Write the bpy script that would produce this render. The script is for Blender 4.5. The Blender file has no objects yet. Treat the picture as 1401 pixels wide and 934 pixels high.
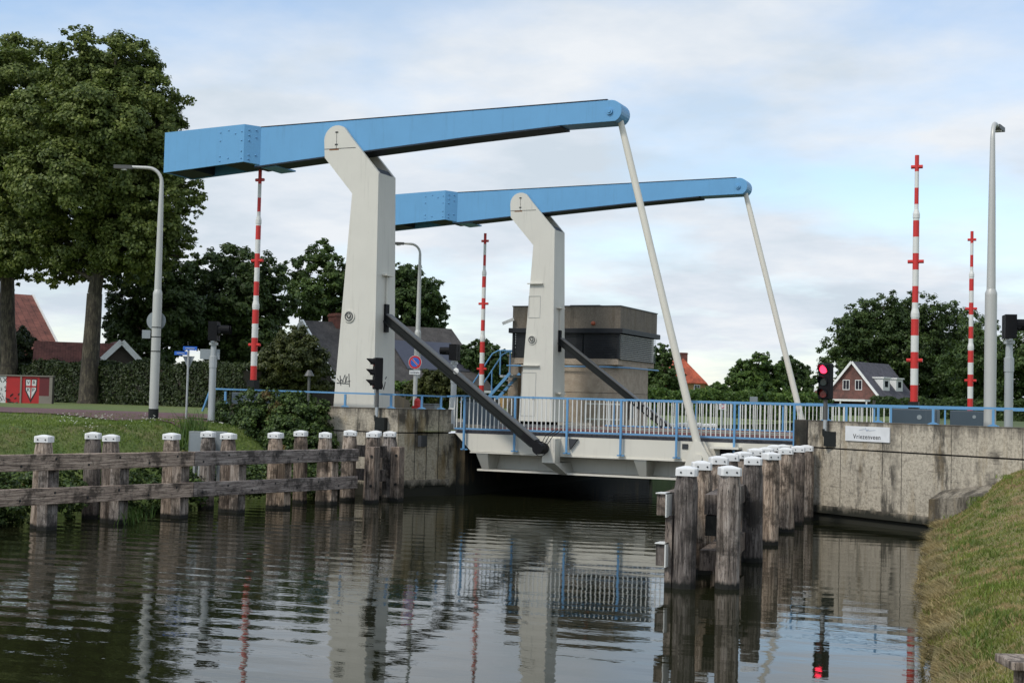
import bpy, math, random
import numpy as np
from mathutils import Vector, Matrix
random.seed(7)
S = bpy.context.scene
COL = S.collection
sin, cos, pi = math.sin, math.cos, math.pi

# ------------------------------------------------------------------ camera
FPX = 1900.0; YAW = math.radians(23.65); ROLL = .025; CZ = 3.05
PITCH = math.atan(81 / FPX)
F = Vector((-sin(YAW) * cos(PITCH), cos(YAW) * cos(PITCH), sin(PITCH)))
R0 = Vector((cos(YAW), sin(YAW), 0)); U0 = R0.cross(F)
RR = R0 * cos(ROLL) + U0 * sin(ROLL); UU = U0 * cos(ROLL) - R0 * sin(ROLL)
CAM = Vector((0, 0, CZ))
def ray(x, y): return F + RR * ((x - 700.5) / FPX) - UU * ((y - 467) / FPX)
def atY(x, y, Y): d = ray(x, y); return CAM + d * (Y / d.y)
def atZ(x, y, Z): d = ray(x, y); return CAM + d * ((Z - CZ) / d.z)
def atD(x, y, D): return CAM + ray(x, y) * D
cam_d = bpy.data.cameras.new('camera'); cam = bpy.data.objects.new('camera', cam_d); COL.objects.link(cam)
cam_d.sensor_width = 36; cam_d.lens = 36 * FPX / 1401; cam_d.clip_end = 4000; cam_d.clip_start = .1
m = Matrix((RR, UU, -F)).transposed().to_4x4(); m.translation = CAM; cam.matrix_world = m
S.camera = cam

# ------------------------------------------------------------------ materials
def nt(name):
    m = bpy.data.materials.new(name); m.use_nodes = True
    t = m.node_tree; b = t.nodes['Principled BSDF']; return m, t, b
def N(t, typ, **kw):
    n = t.nodes.new(typ)
    for k, v in kw.items():
        if k.startswith('i_'): n.inputs[k[2:].replace('_', ' ')].default_value = v
        else: setattr(n, k, v)
    return n
def L(t, a, b): t.links.new(a, b)
def coords(t, scale=(1, 1, 1), kind='Object'):
    tc = N(t, 'ShaderNodeTexCoord'); mp = N(t, 'ShaderNodeMapping'); mp.inputs['Scale'].default_value = scale
    if kind == 'World':
        g = N(t, 'ShaderNodeNewGeometry'); L(t, g.outputs['Position'], mp.inputs['Vector'])
    else: L(t, tc.outputs[kind], mp.inputs['Vector'])
    return mp.outputs['Vector']
def noise(t, vec, scale, detail=4, rough=.6):
    n = N(t, 'ShaderNodeTexNoise'); n.inputs['Scale'].default_value = scale; n.inputs['Detail'].default_value = detail
    n.inputs['Roughness'].default_value = rough; L(t, vec, n.inputs['Vector']); return n.outputs['Fac']
def ramp(t, fac, stops):
    r = N(t, 'ShaderNodeValToRGB'); L(t, fac, r.inputs['Fac'])
    e = r.color_ramp.elements
    while len(e) > 2: e.remove(e[-1])
    for i, (p, c) in enumerate(stops):
        if i > 1: e.new(p)
        e[i].position = p; e[i].color = (*c, 1) if len(c) == 3 else c
    return r.outputs['Color']
def mix(t, fac, a, b, mode='MIX'):
    n = N(t, 'ShaderNodeMix', data_type='RGBA', blend_type=mode)
    for s, v in ((n.inputs['Factor'], fac), (n.inputs[6], a), (n.inputs[7], b)):
        if hasattr(v, 'links'): L(t, v, s)
        elif isinstance(v, (int, float)): s.default_value = v
        else: s.default_value = (*v, 1)
    return n.outputs[2]
def bump(t, b, h, st=.3, dist=.02):
    n = N(t, 'ShaderNodeBump'); n.inputs['Strength'].default_value = st; n.inputs['Distance'].default_value = dist
    L(t, h, n.inputs['Height']); L(t, n.outputs[0], b.inputs['Normal'])
g1 = (0, 0, 0); w1 = (1, 1, 1)

def painted(name, col, rough=.5, metal=0., var=.12, dirt=.25, dirtcol=(.12, .10, .08), streak=True, kind='World'):
    m, t, b = nt(name)
    v1 = coords(t, (1, 1, 1), kind); v2 = coords(t, (5, 5, .35), kind)
    n1 = noise(t, v1, 1.3); n2 = noise(t, v2, 1.5, 6, .7); n3 = noise(t, v1, 28, 3)
    c = mix(t, n1, [x * (1 - var) for x in col], [min(1, x * (1 + var)) for x in col])
    d = ramp(t, n2, [(.55, g1), (.80, w1)])
    mul = N(t, 'ShaderNodeMath', operation='MULTIPLY'); L(t, d, mul.inputs[0]); mul.inputs[1].default_value = dirt
    c = mix(t, mul.outputs[0], c, dirtcol)
    L(t, c, b.inputs['Base Color']); b.inputs['Roughness'].default_value = rough; b.inputs['Metallic'].default_value = metal
    bump(t, b, n3, .08, .004)
    return m
def plain(name, col, rough=.6, metal=0.):
    m, t, b = nt(name)
    n1 = noise(t, coords(t, kind='World'), 3.1, 5)
    L(t, mix(t, n1, [x * .8 for x in col], [min(1, x * 1.2) for x in col]), b.inputs['Base Color'])
    b.inputs['Roughness'].default_value = rough; b.inputs['Metallic'].default_value = metal
    return m
def matte(name, col, rough=.6, spec=.15):
    m, t, b = nt(name); n1 = noise(t, coords(t, kind='World'), 4, 5, .7); L(t, mix(t, n1, [x * .6 for x in col], [x * 1.5 for x in col]), b.inputs['Base Color']); b.inputs['Roughness'].default_value = rough; b.inputs['Specular IOR Level'].default_value = spec; return m
def concrete(name, col=(.34, .31, .26), dark=(.045, .04, .032), amt=.85, board=True, thr=.5, och_=.35, och_t=.53):
    m, t, b = nt(name)
    v = coords(t, (1, 1, 1), 'World'); vs = coords(t, (1.6, 1.6, .4), 'World'); vh = coords(t, (.6, .6, 5), 'World')
    base = mix(t, noise(t, v, .9, 5), [x * .78 for x in col], [x * 1.2 for x in col])
    fine = noise(t, v, 14, 6, .75)
    base = mix(t, ramp(t, fine, [(.3, (.7, .7, .7)), (.65, (1.08, 1.06, 1.02))]), base, base, 'MIX')
    base = mix(t, .6, base, ramp(t, fine, [(.38, [x * .45 for x in col]), (.50, col), (.62, [x * 1.35 for x in col])]))
    vc = ramp(t, noise(t, coords(t, (7, 7, .22), 'World'), 1.6, 7, .7), [(.58, g1), (.63, w1)])
    fv = N(t, 'ShaderNodeMath', operation='MULTIPLY'); L(t, vc, fv.inputs[0]); fv.inputs[1].default_value = .28
    base = mix(t, fv.outputs[0], base, dark)
    st = ramp(t, noise(t, vs, 1.5, 9, .72), [(thr - .02, g1), (thr + .08, w1)])
    patch = ramp(t, noise(t, v, .55, 4), [(.44, g1), (.54, w1)])
    f = N(t, 'ShaderNodeMath', operation='MULTIPLY'); L(t, st, f.inputs[0]); L(t, patch, f.inputs[1])
    f2 = N(t, 'ShaderNodeMath', operation='MULTIPLY'); L(t, f.outputs[0], f2.inputs[0]); f2.inputs[1].default_value = amt
    base = mix(t, f2.outputs[0], base, dark)
    # ochre lichen stains
    och = ramp(t, noise(t, coords(t, (1.7, 1.7, .3), 'World'), 1.3, 6, .65), [(och_t, g1), (och_t + .09, w1)])
    fo = N(t, 'ShaderNodeMath', operation='MULTIPLY'); L(t, och, fo.inputs[0]); fo.inputs[1].default_value = och_
    base = mix(t, fo.outputs[0], base, (.22, .15, .06))
    # speckled horizontal scuffs
    sc = ramp(t, noise(t, vh, 2.2, 8, .8), [(.575, g1), (.62, w1)])
    fs = N(t, 'ShaderNodeMath', operation='MULTIPLY'); L(t, sc, fs.inputs[0]); fs.inputs[1].default_value = .55
    base = mix(t, fs.outputs[0], base, dark)
    hgt = fine
    sp = ramp(t, noise(t, coords(t, (1.3, 1.3, .8), 'World'), 9, 4, .8), [(.625, g1), (.65, w1)])
    f3 = N(t, 'ShaderNodeMath', operation='MULTIPLY'); L(t, sp, f3.inputs[0]); f3.inputs[1].default_value = .7
    base = mix(t, f3.outputs[0], base, dark)
    # wet, algae-dark foot just above the water
    g = N(t, 'ShaderNodeNewGeometry'); sx = N(t, 'ShaderNodeSeparateXYZ'); L(t, g.outputs['Position'], sx.inputs[0])
    ad = N(t, 'ShaderNodeMath', operation='MULTIPLY_ADD'); L(t, noise(t, coords(t, (3, 3, .8), 'World'), 1.4, 5), ad.inputs[0]); ad.inputs[1].default_value = -.6; L(t, sx.outputs['Z'], ad.inputs[2])
    wet = ramp(t, ad.outputs[0], [(0., w1), (.16, g1)])
    base = mix(t, wet, base, (.022, .022, .014))
    # dirty run-off just under the coping
    tp = N(t, 'ShaderNodeMath', operation='MULTIPLY_ADD'); L(t, noise(t, coords(t, (2.2, 2.2, .3), 'World'), 2.2, 8, .75), tp.inputs[0]); tp.inputs[1].default_value = 1.5; L(t, sx.outputs['Z'], tp.inputs[2])
    tpm = N(t, 'ShaderNodeMapRange'); L(t, tp.outputs[0], tpm.inputs['Value']); tpm.inputs['From Min'].default_value = 3.2; tpm.inputs['From Max'].default_value = 3.5; tpm.inputs['To Max'].default_value = .7
    base = mix(t, tpm.outputs[0], base, (.07, .06, .048))
    L(t, base, b.inputs['Base Color']); b.inputs['Roughness'].default_value = .9
    bump(t, b, hgt, .5, .015)
    return m
def wood(name, a=(.115, .088, .07), c2=(.26, .215, .18), kind='World', sc=(9, 9, .7)):
    m, t, b = nt(name)
    vs = coords(t, sc, kind); v = coords(t, (1, 1, 1), kind)
    oi = N(t, 'ShaderNodeObjectInfo')
    gr = noise(t, vs, 2.2, 8, .75)
    c = ramp(t, gr, [(.36, [x * .3 for x in a]), (.47, a), (.62, c2)])
    ck = ramp(t, noise(t, coords(t, tuple(q * 3.2 for q in sc), kind), 1.6, 5, .8), [(.575, g1), (.60, w1)])
    c = mix(t, ck, c, (.012, .009, .007))
    c = mix(t, ramp(t, noise(t, v, 1.1, 4), [(.42, g1), (.66, w1)]), c, [.03, .024, .018], 'MIX') if False else c
    blot = ramp(t, noise(t, v, 1.9, 6, .7), [(.49, g1), (.60, w1)])
    fb = N(t, 'ShaderNodeMath', operation='MULTIPLY'); L(t, blot, fb.inputs[0]); fb.inputs[1].default_value = .8
    c = mix(t, fb.outputs[0], c, (.024, .019, .014))
    br = mix(t, oi.outputs['Random'], (.80, .82, .86), (1.45, 1.28, 1.1))
    c = mix(t, 1., c, br, 'MULTIPLY')
    g = N(t, 'ShaderNodeNewGeometry'); sx = N(t, 'ShaderNodeSeparateXYZ'); L(t, g.outputs['Position'], sx.inputs[0])
    ad = N(t, 'ShaderNodeMath', operation='MULTIPLY_ADD'); L(t, noise(t, coords(t, (12, 12, 2), 'World'), 1.2, 4), ad.inputs[0]); ad.inputs[1].default_value = -.15; L(t, sx.outputs['Z'], ad.inputs[2])
    wet = ramp(t, ad.outputs[0], [(0., w1), (.06, g1)])
    c = mix(t, wet, c, (.010, .010, .007))
    L(t, c, b.inputs['Base Color']); b.inputs['Roughness'].default_value = .85
    bump(t, b, gr, .9, .03)
    return m
def leafmat(name, dark, light, trans=.25, scale=.35, odd=None):
    m, t, b = nt(name)
    g = N(t, 'ShaderNodeNewGeometry')
    c = mix(t, g.outputs['Random Per Island'], dark, light)
    n = ramp(t, noise(t, coords(t, kind='World'), scale, 3), [(.35, (.7, .75, .7)), (.65, (1.25, 1.2, 1.05))])
    c = mix(t, 1., c, n, 'MULTIPLY')
    if odd:
        c = mix(t, ramp(t, noise(t, coords(t, kind='World'), odd[1], 4), [(odd[2], g1), (odd[2] + .07, w1)]), c, odd[0])
    L(t, c, b.inputs['Base Color']); b.inputs['Roughness'].default_value = .55
    b.inputs['Specular IOR Level'].default_value = .35
    tr = N(t, 'ShaderNodeBsdfTranslucent'); L(t, mix(t, .4, c, (.10, .16, .02)), tr.inputs['Color'])
    mx = N(t, 'ShaderNodeMixShader'); mx.inputs[0].default_value = trans
    L(t, b.outputs[0], mx.inputs[1]); L(t, tr.outputs[0], mx.inputs[2]); L(t, mx.outputs[0], t.nodes['Material Output'].inputs['Surface'])
    return m
def tiles(name, col, grout, sx=3., sy=3., kind='Generated', bumpd=.02, off=.5, ratio=(.5, .25), noisec=.5):
    m, t, b = nt(name)
    bk = N(t, 'ShaderNodeTexBrick'); v = coords(t, (sx, sy, sy), kind)
    L(t, v, bk.inputs['Vector']); bk.inputs['Scale'].default_value = 1
    bk.inputs['Brick Width'].default_value = ratio[0]; bk.inputs['Row Height'].default_value = ratio[1]; bk.inputs['Mortar Size'].default_value = .018; bk.offset = off
    bk.inputs['Color1'].default_value = (*[x * .75 for x in col], 1); bk.inputs['Color2'].default_value = (*[x * 1.25 for x in col], 1); bk.inputs['Mortar'].default_value = (*grout, 1)
    n = noise(t, coords(t, kind='World'), 1.1, 8, .8)
    c = mix(t, noisec, bk.outputs['Color'], ramp(t, n, [(.40, [x * .35 for x in col]), (.60, [x * 1.5 for x in col])]))
    L(t, c, b.inputs['Base Color']); b.inputs['Roughness'].default_value = .85
    bump(t, b, bk.outputs['Fac'], .4, -bumpd)
    return m
def groundmat(name, a, b2, scale=.6, a2=None, fine=12):
    m, t, b = nt(name)
    v = coords(t, kind='World')
    c = mix(t, ramp(t, noise(t, v, scale, 6, .65), [(.38, g1), (.62, w1)]), a, b2)
    if a2: c = mix(t, ramp(t, noise(t, v, scale * .37, 4), [(.55, g1), (.68, w1)]), c, a2)
    c = mix(t, 1., c, ramp(t, noise(t, v, fine, 5, .7), [(.3, (.6, .6, .6)), (.7, (1.3, 1.3, 1.3))]), 'MULTIPLY')
    L(t, c, b.inputs['Base Color']); b.inputs['Roughness'].default_value = .95
    bump(t, b, noise(t, v, fine * .7, 4), .5, .05)
    return m
def emis(name, col, st):
    m, t, b = nt(name)
    b.inputs['Base Color'].default_value = (*col, 1); b.inputs['Emission Color'].default_value = (*col, 1); b.inputs['Emission Strength'].default_value = st
    return m

M = dict(
    white=painted('white_paint', (.60, .58, .51), .45, var=.07, dirt=.42, dirtcol=(.24, .23, .19)),
    white2=painted('white_girder_paint', (.66, .63, .54), .5, var=.06, dirt=.28, dirtcol=(.25, .22, .17)),
    blue=painted('blue_paint', (.115, .325, .56), .42, var=.09, dirt=.32, dirtcol=(.05, .14, .22)),
    bluerail=painted('blue_rail_paint', (.115, .29, .50), .45, var=.08, dirt=.2, dirtcol=(.05, .12, .2)),
    beamdark=matte('dark_underside_shade', (.022, .030, .042), .6, .2),  # near-black: shade under beams, in mast slots and below deck put into colour
    cap=painted('white_cap_plastic', (.74, .74, .72), .5, var=.04, dirt=.25, dirtcol=(.35, .35, .3)),
    bolt=plain('dark_bolt_steel', (.03, .03, .03), .5, .5),
    strut=matte('charcoal_steel', (.018, .020, .019), .5, .12),
    strutedge=painted('grey_steel_edge', (.085, .085, .08), .5),
    conc=concrete('weathered_concrete', (.44, .39, .305)),
    concnose=concrete('streaked_nose_concrete', (.40, .345, .25), (.05, .042, .03), .95, thr=.45, och_=.6, och_t=.48),
    concd=concrete('stained_concrete', (.25, .22, .17), (.05, .042, .03), .9, thr=.46),
    concdark=concrete('dark_concrete', (.035, .034, .027), (.015, .013, .01), .9),  # near-black; the canal walls under the bridge carry their shade in it
    gravelconc=groundmat('exposed_gravel_concrete', (.35, .28, .21), (.44, .36, .275), 3, fine=40),
    housetop=concrete('house_concrete', (.46, .385, .29), (.09, .075, .06), .55, thr=.52),
    wood=wood('weathered_timber', (.125, .102, .086), (.29, .25, .215)),
    woodpale=wood('pale_worn_timber', (.21, .175, .145), (.46, .41, .36)),
    railwood=wood('timber_rail', (.23, .19, .165), (.48, .42, .37), sc=(4, .55, 14)),
    galv=painted('galvanised_steel', (.42, .44, .44), .45, .35, var=.1, dirt=.2),
    lamp=painted('grey_lamp_paint', (.47, .47, .44), .45, .2, var=.08, dirt=.3, dirtcol=(.2, .2, .18)),
    black=matte('black_housing', (.008, .008, .009)),
    dark=plain('dark_plastic', (.03, .033, .036), .5),
    red=painted('signal_red_paint', (.55, .025, .02), .45, var=.08, dirt=.1),
    redon=emis('lit_red_lens', (1., .03, .08), 2.6), redoff=plain('unlit_red_lens', (.25, .01, .01), .2), greenoff=plain('unlit_green_lens', (.01, .03, .03), .2),
    rwhite=painted('barrier_white_paint', (.66, .66, .62), .45, var=.05, dirt=.15),
    cabinet=painted('blue_grey_cabinet', (.045, .066, .085), .5, var=.1, dirt=.25, dirtcol=(.14, .16, .17)),
    greycab=painted('grey_cabinet', (.20, .22, .22), .55),
    signblue=plain('sign_blue', (.02, .13, .55), .35), signred=plain('sign_red', (.6, .02, .03), .35), signwhite=plain('sign_white', (.68, .69, .69), .4), signback=plain('sign_back_grey', (.27, .30, .31), .5, .3),
    letter=plain('black_lettering', (.03, .03, .035), .6), paleink=plain('pale_ink', (.30, .36, .46), .6),
    shutter=matte('dark_shutter', (.018, .020, .023), .5, .2),
    glass=plain('dark_window_glass', (.02, .025, .03), .08),
    asphalt=groundmat('asphalt', (.05, .05, .052), (.075, .073, .072), 1.2, fine=30),
    deckgrey=groundmat('grey_deck_edge', (.10, .095, .10), (.14, .13, .135), 2, fine=20),
    deckred=groundmat('red_deck_asphalt', (.10, .03, .022), (.14, .045, .035), 2, fine=20),
    pathgrey=groundmat('grey_gravel_path', (.13, .13, .105), (.18, .175, .145), 2, fine=20),
    kerb=groundmat('kerb_concrete', (.27, .25, .21), (.36, .33, .28), 3, fine=20),
    brickroad=tiles('brick_paving', (.125, .06, .06), (.05, .04, .035), 5, 5, 'World', .01),
    grass=groundmat('grass_ground', (.075, .12, .022), (.12, .15, .035), 1.2, (.17, .15, .06), 9),
    bankgrass=groundmat('bank_soil_and_grass', (.14, .15, .045), (.25, .19, .09), 2.3, (.20, .12, .06), 14),
    field=groundmat('field_grass', (.05, .085, .018), (.085, .11, .03), .15, (.11, .11, .04), 2),
    bark=wood('bark', (.045, .038, .024), (.12, .105, .07), sc=(4, 4, .8)),
    lime=leafmat('lime_leaves', (.055, .088, .016), (.195, .235, .062), .32, .7),
    oak=leafmat('oak_leaves', (.022, .046, .010), (.072, .112, .028), .24, .25),
    oak2=leafmat('alder_leaves', (.026, .055, .012), (.085, .135, .034), .26, .3),
    fresh=leafmat('fresh_green_leaves', (.035, .08, .014), (.11, .175, .035), .25, .4),
    yellowish=leafmat('olive_leaves', (.030, .042, .010), (.085, .095, .025), .22, .8),
    hedge=leafmat('hedge_leaves', (.012, .022, .006), (.042, .062, .016), .1, .5),
    ivy=leafmat('ivy_leaves', (.018, .040, .010), (.085, .135, .030), .15, 1.2, ((.17, .075, .025), .62, .595)),
    blade=leafmat('grass_blades', (.12, .15, .028), (.25, .275, .07), .25, 1.1, ((.38, .28, .13), 2.1, .52)),
    bladeL=leafmat('lush_grass_blades', (.085, .14, .020), (.19, .25, .05), .25, 1.1, ((.22, .19, .07), .7, .60)),
    dryblade=leafmat('dry_grass_blades', (.20, .15, .065), (.46, .37, .20), .2, 2.),
    reed=leafmat('weed_blades', (.05, .10, .02), (.10, .17, .04), .3, 1.),
    redroof=tiles('red_roof_tiles', (.17, .062, .045), (.05, .02, .015), 12, 8),
    orangeroof=tiles('orange_roof_tiles', (.42, .095, .045), (.2, .05, .03), 2.2, 2.2, 'Object'),
    darkroof=tiles('dark_roof_tiles', (.060, .054, .050), (.03, .027, .025), 2.5, 2.5, 'Object'),
    slate=tiles('slate_roof_tiles', (.075, .072, .085), (.045, .045, .055), 2.2, 2.2, 'Object'),
    brick=tiles('brown_brick', (.15, .055, .04), (.10, .06, .05), 3.3, 3.3, 'Object', .01),
    yellowbrick=plain('ochre_wall', (.30, .19, .075), .9),
    darkwall=plain('dark_wall', (.05, .04, .03), .9),
    greywall=plain('grey_brown_wall', (.20, .18, .15), .9),
    wtrim=plain('white_trim', (.70, .70, .67), .5),
    gred=plain('spray_red', (.38, .012, .012), .6), gdred=plain('spray_dark_red', (.11, .01, .012), .6), gwhite=plain('spray_white', (.6, .6, .58), .6), gblack=plain('spray_black', (.012, .012, .012), .6),
    flower=plain('yellow_flowers', (.5, .38, .03), .8), wflower=plain('white_flowers', (.6, .6, .52), .8), solar=plain('solar_panel', (.055, .058, .075), .3),
    slats=None,
)
def slatmat():
    m, t, b = nt('grey_louvre_slats')
    w = N(t, 'ShaderNodeTexWave', wave_type='BANDS', bands_direction='Z'); L(t, coords(t, kind='World'), w.inputs['Vector']); w.inputs['Scale'].default_value = 3.6
    L(t, ramp(t, w.outputs['Fac'], [(.3, (.02, .02, .022)), (.6, (.16, .16, .165))]), b.inputs['Base Color']); bump(t, b, w.outputs['Fac'], .6, .03)
    return m
M['slats'] = slatmat()
def watermat():
    m, t, b = nt('canal_water')
    b.inputs['Base Color'].default_value = (.013, .014, .006, 1); b.inputs['Roughness'].default_value = .015; b.inputs['IOR'].default_value = 1.333
    # swell rolling along the canal, small wind ripples, calm and busy patches
    rot = N(t, 'ShaderNodeMapping'); g = N(t, 'ShaderNodeNewGeometry'); L(t, g.outputs['Position'], rot.inputs['Vector'])
    rot.inputs['Rotation'].default_value = (0, 0, -YAW - .10); rot.inputs['Scale'].default_value = (.40, 1.0, 1)
    n1 = noise(t, rot.outputs[0], 1.15, 2, .5)
    r2 = N(t, 'ShaderNodeMapping'); L(t, g.outputs['Position'], r2.inputs['Vector']); r2.inputs['Rotation'].default_value = (0, 0, -YAW + .25); r2.inputs['Scale'].default_value = (.6, 1.1, 1)
    n2 = noise(t, r2.outputs[0], 5.5, 3, .5)
    wv = N(t, 'ShaderNodeTexWave', wave_type='BANDS', bands_direction='Y', wave_profile='SIN'); L(t, rot.outputs[0], wv.inputs['Vector'])
    wv.inputs['Scale'].default_value = .42; wv.inputs['Distortion'].default_value = 2.2; wv.inputs['Detail'].default_value = 1.5; wv.inputs['Detail Scale'].default_value = .8
    # where the swell lives: strongest to the left and middle distance, calm at the near right
    pm = ramp(t, noise(t, coords(t, (.11, .07, .1), 'World'), 1.0, 2), [(.40, (.25, .25, .25)), (.62, w1)])
    def mul(a, k):
        n = N(t, 'ShaderNodeMath', operation='MULTIPLY'); L(t, a, n.inputs[0])
        if isinstance(k, float): n.inputs[1].default_value = k
        else: L(t, k, n.inputs[1])
        return n.outputs[0]
    def add(a, c):
        n = N(t, 'ShaderNodeMath', operation='ADD'); L(t, a, n.inputs[0]); L(t, c, n.inputs[1]); return n.outputs[0]
    dt = N(t, 'ShaderNodeVectorMath', operation='DOT_PRODUCT'); L(t, g.outputs['Position'], dt.inputs[0]); dt.inputs[1].default_value = (.916, .401, 0)
    cr = N(t, 'ShaderNodeMapRange'); L(t, dt.outputs['Value'], cr.inputs['Value']); cr.inputs['From Min'].default_value = -7; cr.inputs['From Max'].default_value = 1.5; cr.inputs['To Min'].default_value = .85; cr.inputs['To Max'].default_value = .35
    d2 = N(t, 'ShaderNodeVectorMath', operation='DOT_PRODUCT'); L(t, g.outputs['Position'], d2.inputs[0]); d2.inputs[1].default_value = (-.401, .916, 0)
    dd = N(t, 'ShaderNodeMapRange'); L(t, d2.outputs['Value'], dd.inputs['Value']); dd.inputs['From Min'].default_value = 15; dd.inputs['From Max'].default_value = 23; dd.inputs['To Min'].default_value = .42; dd.inputs['To Max'].default_value = 1.1
    r3 = N(t, 'ShaderNodeMapping'); L(t, g.outputs['Position'], r3.inputs['Vector']); r3.inputs['Rotation'].default_value = (0, 0, -YAW - .3); r3.inputs['Scale'].default_value = (.33, 1.0, 1)
    n3 = noise(t, r3.outputs[0], 2.9, 3, .55); n4 = noise(t, r2.outputs[0], 13., 2, .5)
    h = mul(add(add(mul(mul(wv.outputs['Fac'], .0095), pm), mul(mul(n3, .014), pm)), add(add(mul(n1, .013), mul(n4, .0010)), mul(n2, .0030))), mul(cr.outputs[0], dd.outputs[0]))
    bp = N(t, 'ShaderNodeBump'); bp.inputs['Strength'].default_value = 1.; bp.inputs['Distance'].default_value = 1.; L(t, h, bp.inputs['Height'])
    L(t, bp.outputs[0], b.inputs['Normal'])
    return m
M['water'] = watermat()

# ------------------------------------------------------------------ mesh builder
class MB:
    def __init__(s): s.v = []; s.f = []
    def add(s, vs, fs):
        o = len(s.v); s.v += [tuple(v) for v in vs]; s.f += [tuple(i + o for i in f) for f in fs]; return s
    def box(s, a, b):
        x0, y0, z0 = [min(p, q) for p, q in zip(a, b)]; x1, y1, z1 = [max(p, q) for p, q in zip(a, b)]
        return s.add([(x0, y0, z0), (x1, y0, z0), (x1, y1, z0), (x0, y1, z0), (x0, y0, z1), (x1, y0, z1), (x1, y1, z1), (x0, y1, z1)],
                     [(0, 3, 2, 1), (4, 5, 6, 7), (0, 1, 5, 4), (1, 2, 6, 5), (2, 3, 7, 6), (3, 0, 4, 7)])
    def hexa(s, p): # 8 points: bottom 4 ccw, top 4 ccw
        return s.add(p, [(0, 3, 2, 1), (4, 5, 6, 7), (0, 1, 5, 4), (1, 2, 6, 5), (2, 3, 7, 6), (3, 0, 4, 7)])
    def bar(s, a, b, w, h, up=(0, 0, 1)): # rectangular bar from a to b, w sideways, h along up
        a = Vector(a); b = Vector(b); d = (b - a).normalized(); u = Vector(up); sd = d.cross(u)
        if sd.length < 1e-4: sd = d.cross(Vector((1, 0, 0)))
        sd.normalize(); u = sd.cross(d); sd = sd * (w / 2); u = u * (h / 2)
        P = [a - sd - u, a + sd - u, b + sd - u, b - sd - u, a - sd + u, a + sd + u, b + sd + u, b - sd + u]
        return s.hexa(P)
    def prism(s, poly, ax, a, b): # poly in the two other axes
        n = len(poly)
        def mk(p, q): return (p[0], q, p[1]) if ax == 'Y' else ((q, p[0], p[1]) if ax == 'X' else (p[0], p[1], q))
        vs = [mk(p, a) for p in poly] + [mk(p, b) for p in poly]
        return s.add(vs, [tuple(range(n)), tuple(range(2 * n - 1, n - 1, -1))] + [(i, i + n, (i + 1) % n + n, (i + 1) % n) for i in range(n)])
    def tube(s, pts, rad, n=8, cap=True):
        pts = [Vector(p) for p in pts]; k = len(pts)
        if not hasattr(rad, '__len__'): rad = [rad] * k
        o = len(s.v); prev = None
        for i, p in enumerate(pts):
            d = (pts[min(i + 1, k - 1)] - pts[max(i - 1, 0)]).normalized()
            if prev is None:
                a = d.cross(Vector((0, 0, 1)));
                if a.length < .05: a = d.cross(Vector((1, 0, 0)))
            else: a = prev - d * prev.dot(d)
            a.normalize(); prev = a; b = d.cross(a)
            for j in range(n):
                t = 2 * pi * (j + .5) / n; s.v.append(tuple(p + (a * cos(t) + b * sin(t)) * rad[i]))
        for i in range(k - 1):
            for j in range(n):
                j2 = (j + 1) % n; s.f.append((o + i * n + j, o + i * n + j2, o + (i + 1) * n + j2, o + (i + 1) * n + j))
        if cap: s.f.append(tuple(o + j for j in range(n - 1, -1, -1))); s.f.append(tuple(o + (k - 1) * n + j for j in range(n)))
        return s
    def disc(s, c, nrm, r, th, n=24):
        c = Vector(c); nrm = Vector(nrm).normalized(); return s.tube([c, c + nrm * th], r, n)
    def dome(s, c, nrm, r, h, n=16):
        c = Vector(c); nrm = Vector(nrm).normalized(); return s.tube([c, c + nrm * h * .6, c + nrm * h * .9, c + nrm * h], [r, r * .8, r * .45, r * .08], n)
    def build(s, name, mat, parent=None, local=False, smooth=False, bevel=0):
        me = bpy.data.meshes.new(name)
        off = Vector((0, 0, 0))
        if not local:
            if parent is not None:
                q = parent
                while q is not None: off = off + Vector(q.location); q = q.parent
            else:
                A = np.array(s.v); off = Vector(((A[:, 0].min() + A[:, 0].max()) / 2, (A[:, 1].min() + A[:, 1].max()) / 2, A[:, 2].min()))
        me.from_pydata([(x - off.x, y - off.y, z - off.z) for x, y, z in s.v], [], s.f)
        if smooth: me.polygons.foreach_set('use_smooth', [True] * len(me.polygons))
        me.materials.append(M[mat] if isinstance(mat, str) else mat); me.update()
        o = bpy.data.objects.new(name, me); COL.objects.link(o)
        if parent is not None: o.parent = parent
        elif not local: o.location = off
        if smooth:
            try: me.set_sharp_from_angle(angle=math.radians(40))
            except Exception: pass
        if bevel:
            bm = o.modifiers.new('edge', 'BEVEL'); bm.width = bevel; bm.segments = 2; bm.limit_method = 'ANGLE'
        return o
def tag(o, label=None, cat=None, group=None, kind=None):
    if label: o['label'] = label
    if cat: o['category'] = cat
    if group: o['group'] = group
    if kind: o['kind'] = kind
    return o
def empty(name, loc, label, cat, group=None, rz=0):
    o = bpy.data.objects.new(name, None); COL.objects.link(o); o.location = loc; o.rotation_euler = (0, 0, rz); o.empty_display_size = .3
    return tag(o, label, cat, group)
def structure(o): o['kind'] = 'structure'; return o
def dup(o, parent=None):
    c = o.copy(); COL.objects.link(c); c.parent = parent
    for ch in [x for x in bpy.data.objects if x.parent == o]: dup(ch, c)
    return c
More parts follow.
